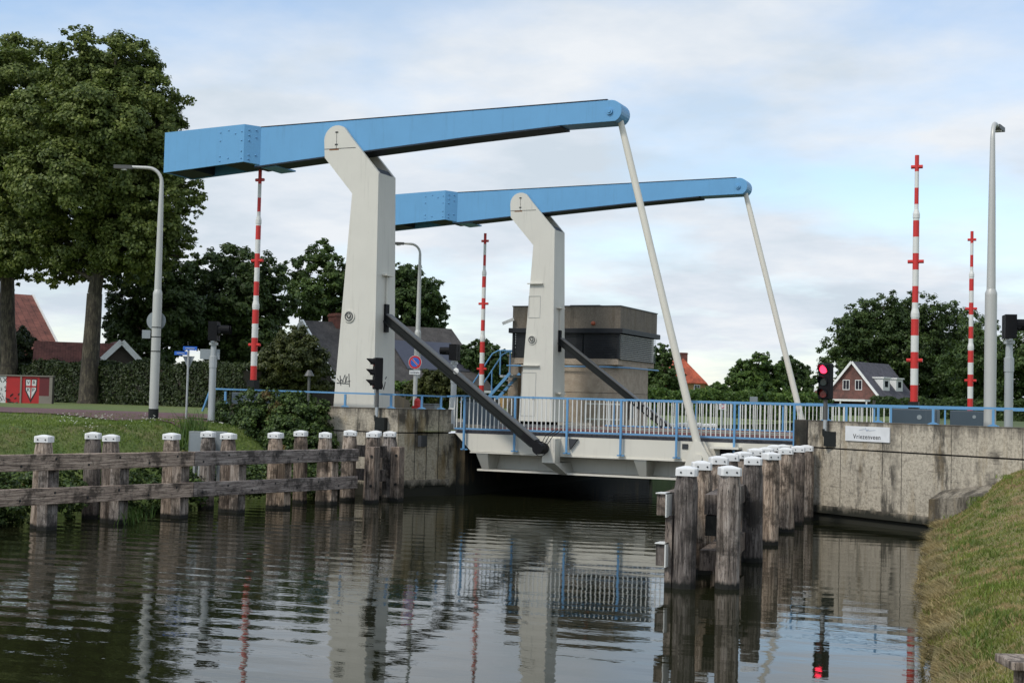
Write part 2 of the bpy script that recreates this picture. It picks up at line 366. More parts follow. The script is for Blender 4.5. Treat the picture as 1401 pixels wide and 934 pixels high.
def raw_mesh(name, V, Fq, mat, parent=None, off=(0, 0, 0)):
    me = bpy.data.meshes.new(name); V = np.asarray(V, dtype=np.float32) - np.array(off, dtype=np.float32); Fq = np.asarray(Fq, dtype=np.int32)
    k = Fq.shape[1]
    me.vertices.add(len(V)); me.vertices.foreach_set('co', V.ravel())
    me.loops.add(Fq.size); me.loops.foreach_set('vertex_index', Fq.ravel())
    me.polygons.add(len(Fq)); me.polygons.foreach_set('loop_start', np.arange(0, Fq.size, k, dtype=np.int32)); me.polygons.foreach_set('loop_total', np.full(len(Fq), k, dtype=np.int32))
    me.materials.append(M[mat]); me.update(calc_edges=True)
    o = bpy.data.objects.new(name, me); COL.objects.link(o)
    if parent is not None: o.parent = parent
    return o
def text(body, size, loc, xdir, updir, mat, parent, name='lettering', ext=.004, ax='CENTER', squash=1.):
    cu = bpy.data.curves.new('t', 'FONT'); cu.body = body; cu.size = size; cu.extrude = ext; cu.align_x = ax; cu.align_y = 'CENTER'; cu.space_character = 1.12; cu.resolution_u = 3
    to = bpy.data.objects.new('t', cu); COL.objects.link(to)
    bpy.context.view_layer.update()
    me = bpy.data.meshes.new_from_object(to.evaluated_get(bpy.context.evaluated_depsgraph_get()))
    x = Vector(xdir).normalized(); u = Vector(updir).normalized(); nrm = x.cross(u)
    mt = Matrix((x * squash, u, nrm)).transposed().to_4x4()
    off = Vector((0, 0, 0)); q = parent
    while q is not None: off += Vector(q.location); q = q.parent
    mt.translation = Vector(loc) - off
    me.transform(mt); me.materials.clear(); me.materials.append(M[mat]); me.name = name
    o = bpy.data.objects.new(name, me); COL.objects.link(o); o.parent = parent
    bpy.data.objects.remove(to); return o
def ordinal(n): return ['first', 'second', 'third', 'fourth', 'fifth', 'sixth', 'seventh', 'eighth', 'ninth', 'tenth', 'eleventh', 'twelfth'][n]

# ------------------------------------------------------------------ world and light
W = bpy.data.worlds.new('World'); S.world = W; W.use_nodes = True
t = W.node_tree; t.nodes.clear()
SUN_EL, SUN_AZ = math.radians(48), math.radians(205)      # azimuth clockwise from +Y
sky = N(t, 'ShaderNodeTexSky', sky_type='NISHITA'); sky.sun_disc = False; sky.sun_elevation = SUN_EL; sky.sun_rotation = SUN_AZ; sky.air_density = 1.; sky.dust_density = .6
tc = N(t, 'ShaderNodeTexCoord'); sx = N(t, 'ShaderNodeSeparateXYZ'); L(t, tc.outputs['Generated'], sx.inputs[0])
def mth(op, a, b=None, c=None):
    n = N(t, 'ShaderNodeMath', operation=op)
    for i, v in enumerate((a, b, c)):
        if v is None: continue
        if isinstance(v, (int, float)): n.inputs[i].default_value = v
        else: L(t, v, n.inputs[i])
    return n.outputs[0]
zz = mth('ADD', mth('MAXIMUM', sx.outputs['Z'], 0.), .16)
cb = N(t, 'ShaderNodeCombineXYZ'); L(t, mth('DIVIDE', sx.outputs['X'], zz), cb.inputs[0]); L(t, mth('DIVIDE', sx.outputs['Y'], zz), cb.inputs[1]); cb.inputs[2].default_value = 3.3
cl1 = noise(t, cb.outputs[0], .75, 7, .55); cl2 = noise(t, cb.outputs[0], 1.9, 6, .6)
cover = ramp(t, cl1, [(.40, (.12, .12, .12)), (.56, w1)])
hz = ramp(t, sx.outputs['Z'], [(.0, w1), (.20, g1)])
cm = mth('MAXIMUM', cover, mth('MULTIPLY', hz, .55))
ccol = ramp(t, cl2, [(.36, (.49, .555, .62)), (.50, (.57, .62, .68)), (.64, (.655, .685, .72))])
bgs = N(t, 'ShaderNodeBackground'); L(t, sky.outputs[0], bgs.inputs[0]); bgs.inputs[1].default_value = .15
bgc = N(t, 'ShaderNodeBackground'); L(t, ccol, bgc.inputs[0]); bgc.inputs[1].default_value = 1.0
ms = N(t, 'ShaderNodeMixShader'); L(t, cm, ms.inputs[0]); L(t, bgs.outputs[0], ms.inputs[1]); L(t, bgc.outputs[0], ms.inputs[2])
wo = N(t, 'ShaderNodeOutputWorld'); L(t, ms.outputs[0], wo.inputs[0])
sd = bpy.data.lights.new('sun', 'SUN'); sd.energy = 1.7; sd.angle = math.radians(12); sd.color = (1, .95, .87)
so = bpy.data.objects.new('sun', sd); COL.objects.link(so)
sdir = Vector((sin(SUN_AZ) * cos(SUN_EL), cos(SUN_AZ) * cos(SUN_EL), sin(SUN_EL)))
so.rotation_euler = sdir.to_track_quat('Z', 'Y').to_euler(); so.location = (0, -20, 60)
S.view_settings.view_transform = 'Standard'; S.view_settings.look = 'None'; S.view_settings.exposure = .38; S.view_settings.gamma = 1

# ------------------------------------------------------------------ terrain and water
rng = np.random.default_rng(3)
def grid(name, xs, ys, hf, mat):
    xs = list(xs); ys = list(ys); V = [(x, y, hf(x, y)) for y in ys for x in xs]; n = len(xs)
    Fq = [(j * n + i, j * n + i + 1, (j + 1) * n + i + 1, (j + 1) * n + i) for j in range(len(ys) - 1) for i in range(n - 1)]
    b = MB(); b.v = V; b.f = Fq; return structure(b.build(name, mat, smooth=True, local=True))
def ss(a, b, x): x = max(0, min(1, (x - a) / (b - a))); return x * x * (3 - 2 * x)
w = MB(); w.add([(-30, -60, 0), (3, -60, 0), (3, 300, 0), (-30, 300, 0)], [(0, 1, 2, 3)])
structure(w.build('water', 'water', local=True))
def wob(x, y): return .06 * sin(x * 1.3 + y * .7) + .05 * sin(x * .6 - y * 1.1)
# left: grassy bank falling to the water, then level ground rising very slightly inland
def h_left(x, y):
    e = -22.9 + .10 * (y - 25) * .9
    k = ss(e, e - 4.2, x)
    z = -.5 + 2.60 * k + wob(x, y) * k * (1 - ss(26.5, 28.5, -x)) + .15 * ss(27.5, 31, -x)
    dpt = -x * sin(YAW) + y * cos(YAW)
    return z
grid('ground_left_bank', np.concatenate([np.linspace(-120, -46, 14), np.linspace(-44, -20.7, 48)]), np.concatenate([np.linspace(-40, 10, 8), np.linspace(12, 38.6, 40)]), h_left, 'grass')
def h_ll(x, y):
    dpt = -x * sin(YAW) + y * cos(YAW)
    z = 2.25
    return z - .22 * ss(-30, -24, x) - .0 * y
grid('ground_left', [-900, -500, -300, -200, -120] + list(np.linspace(-90, -30, 20)) + [-28, -26, -24, -22, -19.6], [38.6, 40, 42, 45, 48, 51, 54, 58, 62, 66, 70, 80, 100, 140, 200, 300, 500, 900, 1800], h_ll, 'grass')
grid('ground_left_rear', [-900, -500, -300, -120], [-40, 10, 38.6], lambda x, y: 2.25, 'grass')
# right: level ground behind the wing wall
WA = Vector((-7.9, 38.65)); WB = Vector((-2.04, 34.6)); wd = (WB - WA).normalized(); WC = WA + wd * 24; wn = Vector((wd.y, -wd.x)) # wn points to the water side
if wn.y > 0: wn = -wn
g = MB(); A2 = WA - wn * .3; C2 = WC - wn * .3
g.add([(A2.x, A2.y, 2.02), (C2.x, C2.y, 2.02), (C2.x, 40, 2.02), (-8.2, 40, 2.02), (900, C2.y, 2.02), (900, 40, 2.02), (900, 1800, 2.02), (-8.2, 1800, 2.02), (C2.x, 1800, 2.02)], [(0, 1, 2, 3), (1, 4, 5, 2), (3, 2, 8, 7), (2, 5, 6, 8)])
structure(g.build('ground_right', 'field', local=True))
g = MB()
for x0, x1 in ((-19.9, -18.7), (-7.9, -9.1)):
    g.add([(x0, 59.5, 2.015), (x1, 59.5, -.5), (x1, 106, -.5), (x0, 106, 2.015)], [(0, 1, 2, 3)])
g.add([(-19.9, 105.2, 2.0), (-7.9, 105.2, 2.0), (-7.9, 104, -.5), (-19.9, 104, -.5)], [(0, 1, 2, 3)])
structure(g.build('canal_banks', 'field', local=True))
g = MB(); g.add([(-30, 105, 1.99), (20, 105, 1.99), (20, 1800, 1.99), (-30, 1800, 1.99)], [(0, 1, 2, 3)]); structure(g.build('ground_far', 'field', local=True))
# near right grass bank with a ragged eroded edge
def edgeX(y):
    pts = [(-40, 1.5), (0, .5), (8, -.62), (14, -1.42), (16.3, -1.78), (25.5, -3.02), (36, -4.1), (40, -4.3)]
    for (a, xa), (b, xb) in zip(pts, pts[1:]):
        if y <= b: return xa + (xb - xa) * (y - a) / (b - a)
    return -4.3
def bx(d, y): return edgeX(y) + d + (.11 * sin(y * 2.1) + .08 * sin(y * 5.3 + 1) + .05 * sin(y * 11)) * math.exp(-max(d, 0) / .35)
def h_bank(d, y):
    if d < 0: return -.5
    return .30 + .07 * sin(y * 1.9) * math.exp(-d * 2.5) + .95 * (1 - math.exp(-d / 1.5)) + .22 * ss(1.2, 4.5, d) + .03 * sin(d * 2.3 + y * .8) * ss(0, 1, d) + .72 * ss(28, 33.5, y) * ss(.2, 1.9, d)
ds = [-.25, -.02, 0.06, .16, .3, .5, .75, 1, 1.3, 1.7, 2.1, 2.6, 3.2, 4, 5, 7, 10, 16, 30, 60, 200, 900]
ys = list(np.linspace(-40, 4, 12)) + list(np.linspace(4.5, 39.5, 110))
def wallY(x): return WA.y + (x - WA.x) * wd.y / wd.x
V = []
for y in ys:
    for d in ds:
        x = bx(d, y); z = h_bank(d, y)
        if d == -.25: z = -.6
        if d == -.02: z = -.3
        V.append((x, y, z))
n = len(ds); b = MB()
b.v = V
for j in range(len(ys) - 1):
    for i in range(n - 1):
        q = (j * n + i, j * n + i + 1, (j + 1) * n + i + 1, (j + 1) * n + i)
        cx = sum(V[k][0] for k in q) / 4; cy = sum(V[k][1] for k in q) / 4
        if cy < wallY(cx) + .5 or cx > 12: b.f.append(q)
structure(b.build('ground_right_bank', 'bankgrass', local=True, smooth=True))

def blades(name, pos, mat, hmin, hmax, wd_, lean=.5, label=None, cat='grass', tilt=None):
    n = len(pos); r = rng
    h = r.uniform(hmin, hmax, n); a = r.uniform(0, 2 * pi, n); w = r.uniform(.6, 1.2, n) * wd_
    l = r.uniform(.1, lean, n) * h; la = r.uniform(0, 2 * pi, n)
    dx = np.cos(a) * w; dy = np.sin(a) * w; lx = np.cos(la) * l; ly = np.sin(la) * l
    if tilt is not None: lx = lx + tilt[0] * h; ly = ly + tilt[1] * h; h = h * tilt[2]
    P = np.asarray(pos)
    V = np.zeros((n, 5, 3)); V[:, 0] = P + np.stack([-dx, -dy, 0 * h], 1); V[:, 1] = P + np.stack([dx, dy, 0 * h], 1)
    V[:, 2] = P + np.stack([dx * .7 + lx * .35, dy * .7 + ly * .35, h * .6], 1); V[:, 3] = P + np.stack([-dx * .7 + lx * .35, -dy * .7 + ly * .35, h * .6], 1)
    V[:, 4] = P + np.stack([lx, ly, h], 1)
    i = np.arange(n)[:, None] * 5
    tri = np.concatenate([i + [0, 1, 2], i + [0, 2, 3], i + [3, 2, 4]]).reshape(-1, 3)
    o = raw_mesh(name, V.reshape(-1, 3), tri, mat)
    return tag(o, label, cat, None, 'stuff')
pos = []
while len(pos) < 260000:
    y = random.uniform(7, 37) if random.random() < .7 else random.uniform(7, 22); d = random.uniform(.0, 1) ** 1.3 * 7
    x = bx(d, y)
    if y > wallY(x) - .12: continue
    pos.append((x, y, h_bank(d, y) - .02))
blades('grass', pos, 'blade', .02, .075, .008, 1.0, 'short mown grass with dry brown patches on the right hand bank')
pos = []
while len(pos) < 34000:
    y = random.uniform(7, 36.5); d = abs(random.gauss(0, .13))
    if sin(y * 3.7) + sin(y * 9.1 + 2) < random.uniform(-1.7, .9): continue
    x = bx(d, y)
    if y > wallY(x) - .12: continue
    pos.append((x, y, h_bank(d, y) - .02))
blades('dry_grass', pos, 'dryblade', .05, .20, .006, 1.6, 'straw coloured dead grass fringing the water edge of the right bank', tilt=(-.18, 0, .6))
pos = []
while len(pos) < 16000:
    y = random.uniform(7, 34.5); f = random.random(); x = bx(0, y) - .02 - .04 * (1 - f)
    pos.append((x, y, -.02 + .32 * f))
blades('edge_grass', pos, 'dryblade', .06, .20, .007, 1.2, 'dead grass and roots hanging over the cut face of the right bank', tilt=(-.5, 0, .25))
# tall tufts
pos = []
for _ in range(220):
    y = random.uniform(8, 35); d = random.uniform(.2, 4.5); x = bx(d, y)
    if y > wallY(x) - .3: continue
    for k in range(60):
        a, r = random.uniform(0, 6.28), random.uniform(0, .3); pos.append((x + r * cos(a), y + r * sin(a), h_bank(d, y) - .02))
blades('grass_tufts', pos, 'bladeL', .05, .13, .008, 1.0, 'brighter taller tufts of grass scattered over the right bank')
# left bank grass
pos = []
while len(pos) < 90000:
    y = random.uniform(16, 38.2); e = -22.9 + .09 * (y - 25); x = e - random.uniform(.4, 1) ** 1.0 * random.uniform(1.2, 11)
    pos.append((x, y, h_left(x, y) - .03))
blades('grass', pos, 'bladeL', .03, .11, .012, .9, 'lush green grass on the sloping left bank behind the timber fence')
pos = []
for _ in range(40):
    x = random.uniform(-27.0, -25.6); y = random.uniform(29.5, 33.5)
    for k in range(9): pos.append((x + random.gauss(0, .12), y + random.gauss(0, .12), h_left(x, y) + random.uniform(.15, .3)))
b = MB()
for p in random.sample(pos, 80): b.box((p[0] - .012, p[1] - .012, p[2]), (p[0] + .012, p[1] + .012, p[2] + .015))
tag(b.build('clover_flowers', 'wflower', local=True), 'sprinkle of tiny white flowers in the left bank grass by the lamp', 'flowers', None, 'stuff')

# brick road on the left and its verge
def zl(x, y): return (h_left(x, y) if y < 38.6 else h_ll(x, y))
def strip(name, nearpx, farpx, mat, dz, n=24):
    b = MB(); P = []
    for i in range(n + 1):
        k = i / n
        a = atZ(nearpx[0] + (nearpx[2] - nearpx[0]) * k, nearpx[1] + (nearpx[3] - nearpx[1]) * k, 2.22); c = atZ(farpx[0] + (farpx[2] - farpx[0]) * k, farpx[1] + (farpx[3] - farpx[1]) * k, 2.27)
        P.append([a + (c - a) * (j / 8) for j in range(9)])
    for r in P:
        for p in r: b.v.append((p.x, p.y, max(zl(p.x, p.y) + dz, 0)))
    for i in range(n):
        for j in range(8): q = i * 9 + j; b.f.append((q, q + 9, q + 10, q + 1))
    return structure(b.build(name, mat, local=True))
strip('road_brick', (-120, 561.5, 284, 576), (-120, 552.5, 284, 566.5), 'brickroad', .035)
# road over the bridge
b = MB(); b.add([(-150, 42.6, 2.10), (-19.6, 42.6, 2.10), (-19.6, 53.2, 2.10), (-150, 53.2, 2.10)], [(0, 1, 2, 3)]); b.add([(-8.2, 42.6, 2.06), (200, 42.6, 2.06), (200, 53.2, 2.06), (-8.2, 53.2, 2.06)], [(0, 1, 2, 3)])
structure(b.build('road', 'asphalt', local=True))
b = MB()
for y in (42.4, 53.3): b.box((-150, y, 2.0), (-19.7, y + .14, 2.22)); b.box((-8.1, y, 1.9), (200, y + .14, 2.18))
structure(b.build('kerb', 'kerb', local=True))
b = MB()
for k in range(-20, 30):
    x = k * 6.
    if -24 < x < -6: continue
    z = 2.105 if x < -19 else 2.065
    b.add([(x, 47.85, z), (x + 2.6, 47.85, z), (x + 2.6, 47.97, z), (x, 47.97, z)], [(0, 1, 2, 3)])
structure(b.build('road_marking', 'wtrim', local=True))
# gravel path across the field beyond the bridge
b = MB(); b.add([(-30, 92, 2.03), (120, 84, 2.03), (120, 88.5, 2.03), (-30, 97, 2.03)], [(0, 1, 2, 3)]); structure(b.build('path', 'pathgrey', local=True))

# ------------------------------------------------------------------ abutments
r = empty('abutment', (-20.4, 38, 0), 'stained pale concrete abutment with a rounded nose under the near mast', 'abutment')
b = MB(); b.prism([(-26.7, 38.0), (-20.42, 38.0), (-20.42, 40.3), (-26.7, 40.3)], 'Z', -1, 1.955); b.build('lower_wall', 'conc', r)
b = MB(); b.prism([(-20.419, 38.0), (-20.25, 38.3), (-19.62, 39.75), (-19.5, 40.25), (-19.5, 40.3), (-20.419, 40.3)], 'Z', -1, 1.955); b.build('nose_lower_wall', 'concnose', r)
b = MB(); b.prism([(-26.7, 38.0), (-20.42, 38.0), (-20.42, 40.05), (-26.7, 40.05)], 'Z', 1.995, 2.70); b.build('parapet', 'conc', r)
b = MB(); b.prism([(-20.419, 38.0), (-20.25, 38.3), (-19.62, 39.75), (-19.6, 40.05), (-20.419, 40.05)], 'Z', 1.995, 2.70); b.build('nose_parapet', 'concnose', r)
b = MB(); b.prism([(-26.6, 38.05), (-20.45, 38.05), (-20.28, 38.35), (-19.67, 39.8), (-19.65, 40.0), (-26.6, 40.0)], 'Z', 1.96, 2.0); b.build('joint', 'black', r)
b = MB(); b.prism([(-26.7, 37.985), (-20.41, 37.985), (-20.235, 38.295), (-19.60, 39.75), (-19.585, 40.06), (-26.7, 40.06)], 'Z', 2.70, 2.725); b.build('coping', 'concd', r)
# darker boards on the nose
b = MB(); b.bar((-20.40, 38.03, .42), (-19.60, 39.9, .42), .16, .20); b.bar((-21.2, 37.97, .42), (-20.40, 37.97, .42), .16, .20)
b.build('waling', 'concd', r)
b = MB(); b.box((-20.0, 38.55, 1.55), (-19.88, 38.95, 1.9)); b.build('wall_fitting', 'dark', r)
b = MB(); b.box((-19.9, 40.3, -1), (-19.2, 60, 1.95)); tag(b.build('abutment_side_wall', 'concdark'), 'dark concrete canal wall in shadow under the left end of the bridge', 'wall')  # shade below the deck is put into the wall colour
r = empty('wing_wall', (WA.x, WA.y, 0), 'long weathered concrete wing wall carrying the place name board', 'wall')
def wallbox(b, s0, s1, o0, o1, z0, z1):
    P = [WA + wd * s + wn * o for s, o in ((s0, o0), (s1, o0), (s1, o1), (s0, o1))]
    b.hexa([(p.x, p.y, z0) for p in P] + [(p.x, p.y, z1) for p in P]); return b
wallbox(MB(), 0, 24, 0, -.55, -1, 1.955).build('lower_wall', 'conc', r)
wallbox(MB(), 0, 24, 0, -.55, 1.995, 2.70).build('parapet', 'conc', r)
wallbox(MB(), .03, 24, -.05, -.5, 1.96, 2.0).build('joint', 'black', r)
wallbox(MB(), 0, 24, .012, -.56, 2.70, 2.72).build('coping', 'concd', r)
wallbox(MB(), .2, 5.2, .10, .0, .22, .42).build('waling', 'concd', r)
b = MB()
for s in (1.25, 2.75, 3.4, 5.0, 7.1, 9.2): wallbox(b, s, s + .013, .006, -.01, .45, 1.96); wallbox(b, s, s + .011, .006, -.01, 2.0, 2.69)
b.build('board_joint', 'concdark', r)
b = MB(); b.prism([(-8.25, 38.5), (-7.93, 38.62), (-7.93, 39.3), (-8.25, 39.3)], 'Z', -1, 2.725); b.build('canal_side_end', 'concdark', r)  # narrow canal-side end of the wall, coloured near-black
b = MB(); b.box((-8.3, 39.3, -1), (-7.9, 60, 1.93)); tag(b.build('abutment_side_wall', 'concdark'), 'dark concrete canal wall in shadow under the right end of the bridge', 'wall')  # wall colour already holds the shade of the bridge above
# vertical board joints on the left abutment
b = MB()
for x in (-23.6, -22.6, -21.55, -20.75): b.box((x, 37.994, .1), (x + .016, 38.01, 1.96)); b.box((x - .3, 37.994, 2.0), (x - .284, 38.01, 2.69))
for k in (.2, .5, .8):
    p = Vector((-20.25, 38.3)).lerp(Vector((-19.62, 39.75)), k); q = p + Vector((.01, -.004)) * 1
    b.bar((q.x, q.y, .5), (q.x, q.y, 1.96), .014, .014, (1, 0, 0)); b.bar((q.x, q.y, 2.0), (q.x, q.y, 2.69), .014, .014, (1, 0, 0))
ab = bpy.data.objects['abutment']; b.build('board_joint', 'concdark', ab)
# sloping brick and concrete slab where bank meets wall
b = MB(); P = [WA + wd * s + wn * o for s, o in ((4.75, .02), (6.9, .02), (6.9, .85), (4.75, .5))]
zs = [1.10, 1.45, 1.15, .88]
b.hexa([(p.x, p.y, -.3) for p in P] + [(p.x, p.y, z) for p, z in zip(P, zs)])
tag(b.build('slab', 'concd'), 'sloping mossy concrete slab between the wing wall foot and grass bank', 'slab')

# ------------------------------------------------------------------ masts, beams, rods, struts
def mast(dx, dy, label):
    r = empty('bridge_mast', (-22.35 + dx, 39.26 + dy, 2.0), label, 'mast', 'white lifting masts of the drawbridge')
    q = lambda P: [(x + dx, y + dy, z) for x, y, z in P]
    b = MB()
    yb0, yb1, yt0, yt1 = 38.56, 39.96, 38.69, 39.83
    b.hexa(q([(-23.13, yb0, 2.0), (-21.6, yb0, 2.0), (-21.6, yb1, 2.0), (-23.13, yb1, 2.0), (-22.7, yt0, 9.59), (-21.75, yt0, 10.23), (-21.75, yt1, 10.23), (-22.7, yt1, 9.59)]))
    b.build('shaft', 'white', r)
    arc = [(-23.34 + .47 * cos(a), 11.37 + .47 * sin(a)) for a in [math.radians(k) for k in range(180, 40, -14)]]
    poly = [(-22.7, 9.59), (-23.77, 10.80)] + arc + [(-22.8, 11.42), (-21.75, 10.23)]
    poly = [(x + dx, z) for x, z in poly]
    for y0, y1 in ((yt0, yt0 + .13), (yt1 - .13, yt1)):
        b = MB(); b.prism(poly, 'Y', y0 + dy + .0015, y1 + dy - .0015); b.build('cheek_plate', 'white', r)
    b = MB(); b.hexa(q([(-22.72, yt0 + .13, 9.60), (-21.77, yt0 + .13, 10.22), (-21.77, yt1 - .13, 10.22), (-22.72, yt1 - .13, 9.60), (-22.9, yt0 + .13, 9.85), (-21.95, yt0 + .13, 10.42), (-21.95, yt1 - .13, 10.42), (-22.9, yt1 - .13, 9.85)])); b.build('slot_floor', 'beamdark', r)  # inner shade of the slot painted as a dark floor
    # back closing plate of the arm (its left, underside face)
    b = MB(); b.hexa(q([(-22.73, yt0 + .13, 9.62), (-22.65, yt0 + .13, 9.66), (-22.65, yt1 - .13, 9.66), (-22.73, yt1 - .13, 9.62), (-23.5, yt0 + .13, 10.50), (-23.42, yt0 + .13, 10.54), (-23.42, yt1 - .13, 10.54), (-23.5, yt1 - .13, 10.50)])); b.build('arm_plate', 'white2', r)
    # bearing cap seam with its rust
    b = MB(); b.box((-23.79 + dx, yt0 + dy - .006, 11.07), (-22.62 + dx, yt0 + dy + .01, 11.085)); b.box((-23.345 + dx, yt0 + dy - .006, 11.08), (-23.335 + dx, yt0 + dy + .01, 11.65)); b.box((-23.39 + dx, yt0 + dy - .02, 11.6), (-23.29 + dx, yt0 + dy + .01, 11.63)); b.box((-23.39 + dx, yt0 + dy - .02, 11.2), (-23.29 + dx, yt0 + dy + .01, 11.23))
    b.build('bearing_seam', 'strut', r)
    b = MB(); b.box((-23.6 + dx, yt0 + dy - .004, 11.03), (-23.25 + dx, yt0 + dy + .01, 11.068)); b.build('rust_streak', plain('rust', (.22, .09, .03), .9), r)
    # seal plaque
    zc = 5.62; k = (zc - 2) / 8; xc = -22.62 + dx; yc = yb0 + (yt0 - yb0) * k + dy
    b = MB(); b.disc((xc, yc + .02, zc), (0, -1, 0), .20, .06); pl = b.build('round_plaque', 'white', r)
    b = MB(); b.tube([(xc + .135 * cos(a), yc - .05, zc + .135 * sin(a)) for a in [i * pi / 8 for i in range(17)]], .018, 6, False)
    b.tube([(xc + .06 * cos(a), yc - .06, zc + .02 + .07 * sin(a)) for a in [pi - .4 + i * (pi + .8) / 8 for i in range(9)]], .02, 6)
    for i in range(4): b.dome((xc - .09 + .06 * i, yc - .035, zc + .08), (0, -1, 0), .018, .05, 6)
    b.build('relief', 'greycab' if False else 'strutedge', pl)
    # side bracket, slot plate
    b = MB(); b.box((-21.66 + dx, 39.15 + dy, 5.15), (-21.60 + dx, 39.40 + dy, 6.05)); b.build('slot_plate', 'black', r)
    b = MB(); b.box((-21.68 + dx, 39.0 + dy, 6.95), (-21.52 + dx, 39.5 + dy, 7.0)); b.box((-21.66 + dx, 39.23 + dy, 6.05), (-21.62 + dx, 39.27 + dy, 6.95)); b.build('side_bracket', 'white2', r)
    return r, yb0
m1, _ = mast(0, 0, 'tall white steel mast nearest the camera on the left abutment, graffiti near its foot')
m2, _ = mast(.10, 14.9, 'smaller looking white steel mast beside the concrete control house, behind the deck')
# graffiti on near mast
def scrib(lines, y, mat, parent, name):
    b = MB()
    for ln in lines: b.tube([(x, y, z) for x, z in ln], .016, 5)
    return b.build(name, mat, parent)
scrib([[(-22.98, 3.62), (-22.90, 3.52), (-22.80, 3.6)], [(-22.88, 3.72), (-22.84, 3.4)], [(-22.80, 3.5), (-22.70, 3.75), (-22.66, 3.45), (-22.78, 3.56)], [(-22.62, 3.7), (-22.66, 3.52), (-22.5, 3.55)], [(-22.56, 3.78), (-22.52, 3.36)], [(-23.0, 3.48), (-22.55, 3.46)]], 38.585, 'dark', m1, 'graffiti')
b = MB()
for ln in ([(39.0, 3.65), (39.08, 3.72)], [(39.3, 3.65), (39.38, 3.72)], [(39.1, 3.5), (39.2, 3.3), (39.3, 3.55)]): b.tube([(-21.62, y, z) for y, z in ln], .014, 5)
b.build('graffiti', 'dark', m1)
# door, hatch and ledges on far mast
def fy(z): return 38.56 + 14.9 + .13 * (z - 2) / 8 - .008
def frame_lines(b, x0, x1, z0, z1, wd_=.018):
    for (a, c) in (((x0, z0), (x1, z0)), ((x0, z1), (x1, z1)), ((x0, z0), (x0, z1)), ((x1, z0), (x1, z1))):
        b.bar((a[0], fy(a[1]), a[1]), (c[0], fy(c[1]), c[1]), .014, wd_, (1, 0, 0) if a[0] == c[0] else (0, 0, 1))
b = MB(); frame_lines(b, -22.93, -22.30, 2.45, 4.25); d = b.build('door', 'lamp', m2); b = MB(); b.box((-22.40, fy(3.2) - .05, 3.1), (-22.36, fy(3.2), 3.25)); b.build('handle', 'dark', d)
b = MB(); frame_lines(b, -22.72, -22.20, 6.55, 7.45); b.build('hatch', 'lamp', m2)
for x0, x1, z in ((-22.95, -22.15, 4.52), (-22.78, -22.1, 7.95)):
    b = MB(); b.box((x0, fy(z) - .12, z), (x1, fy(z) + .03, z + .035)); b.build('ledge', 'white', m2)
b = MB(); b.box((-21.5, 53.8, 3.38), (-21.30, 54.4, 3.45)); b.build('ledge', 'white2', m2)
b = MB(); b.box((-23.35, 53.3, 2.0), (-21.2, 55.1, 2.22)); tag(b.build('mast_plinth', 'kerb'), 'low concrete plinth under the mast beside the control house', 'plinth')

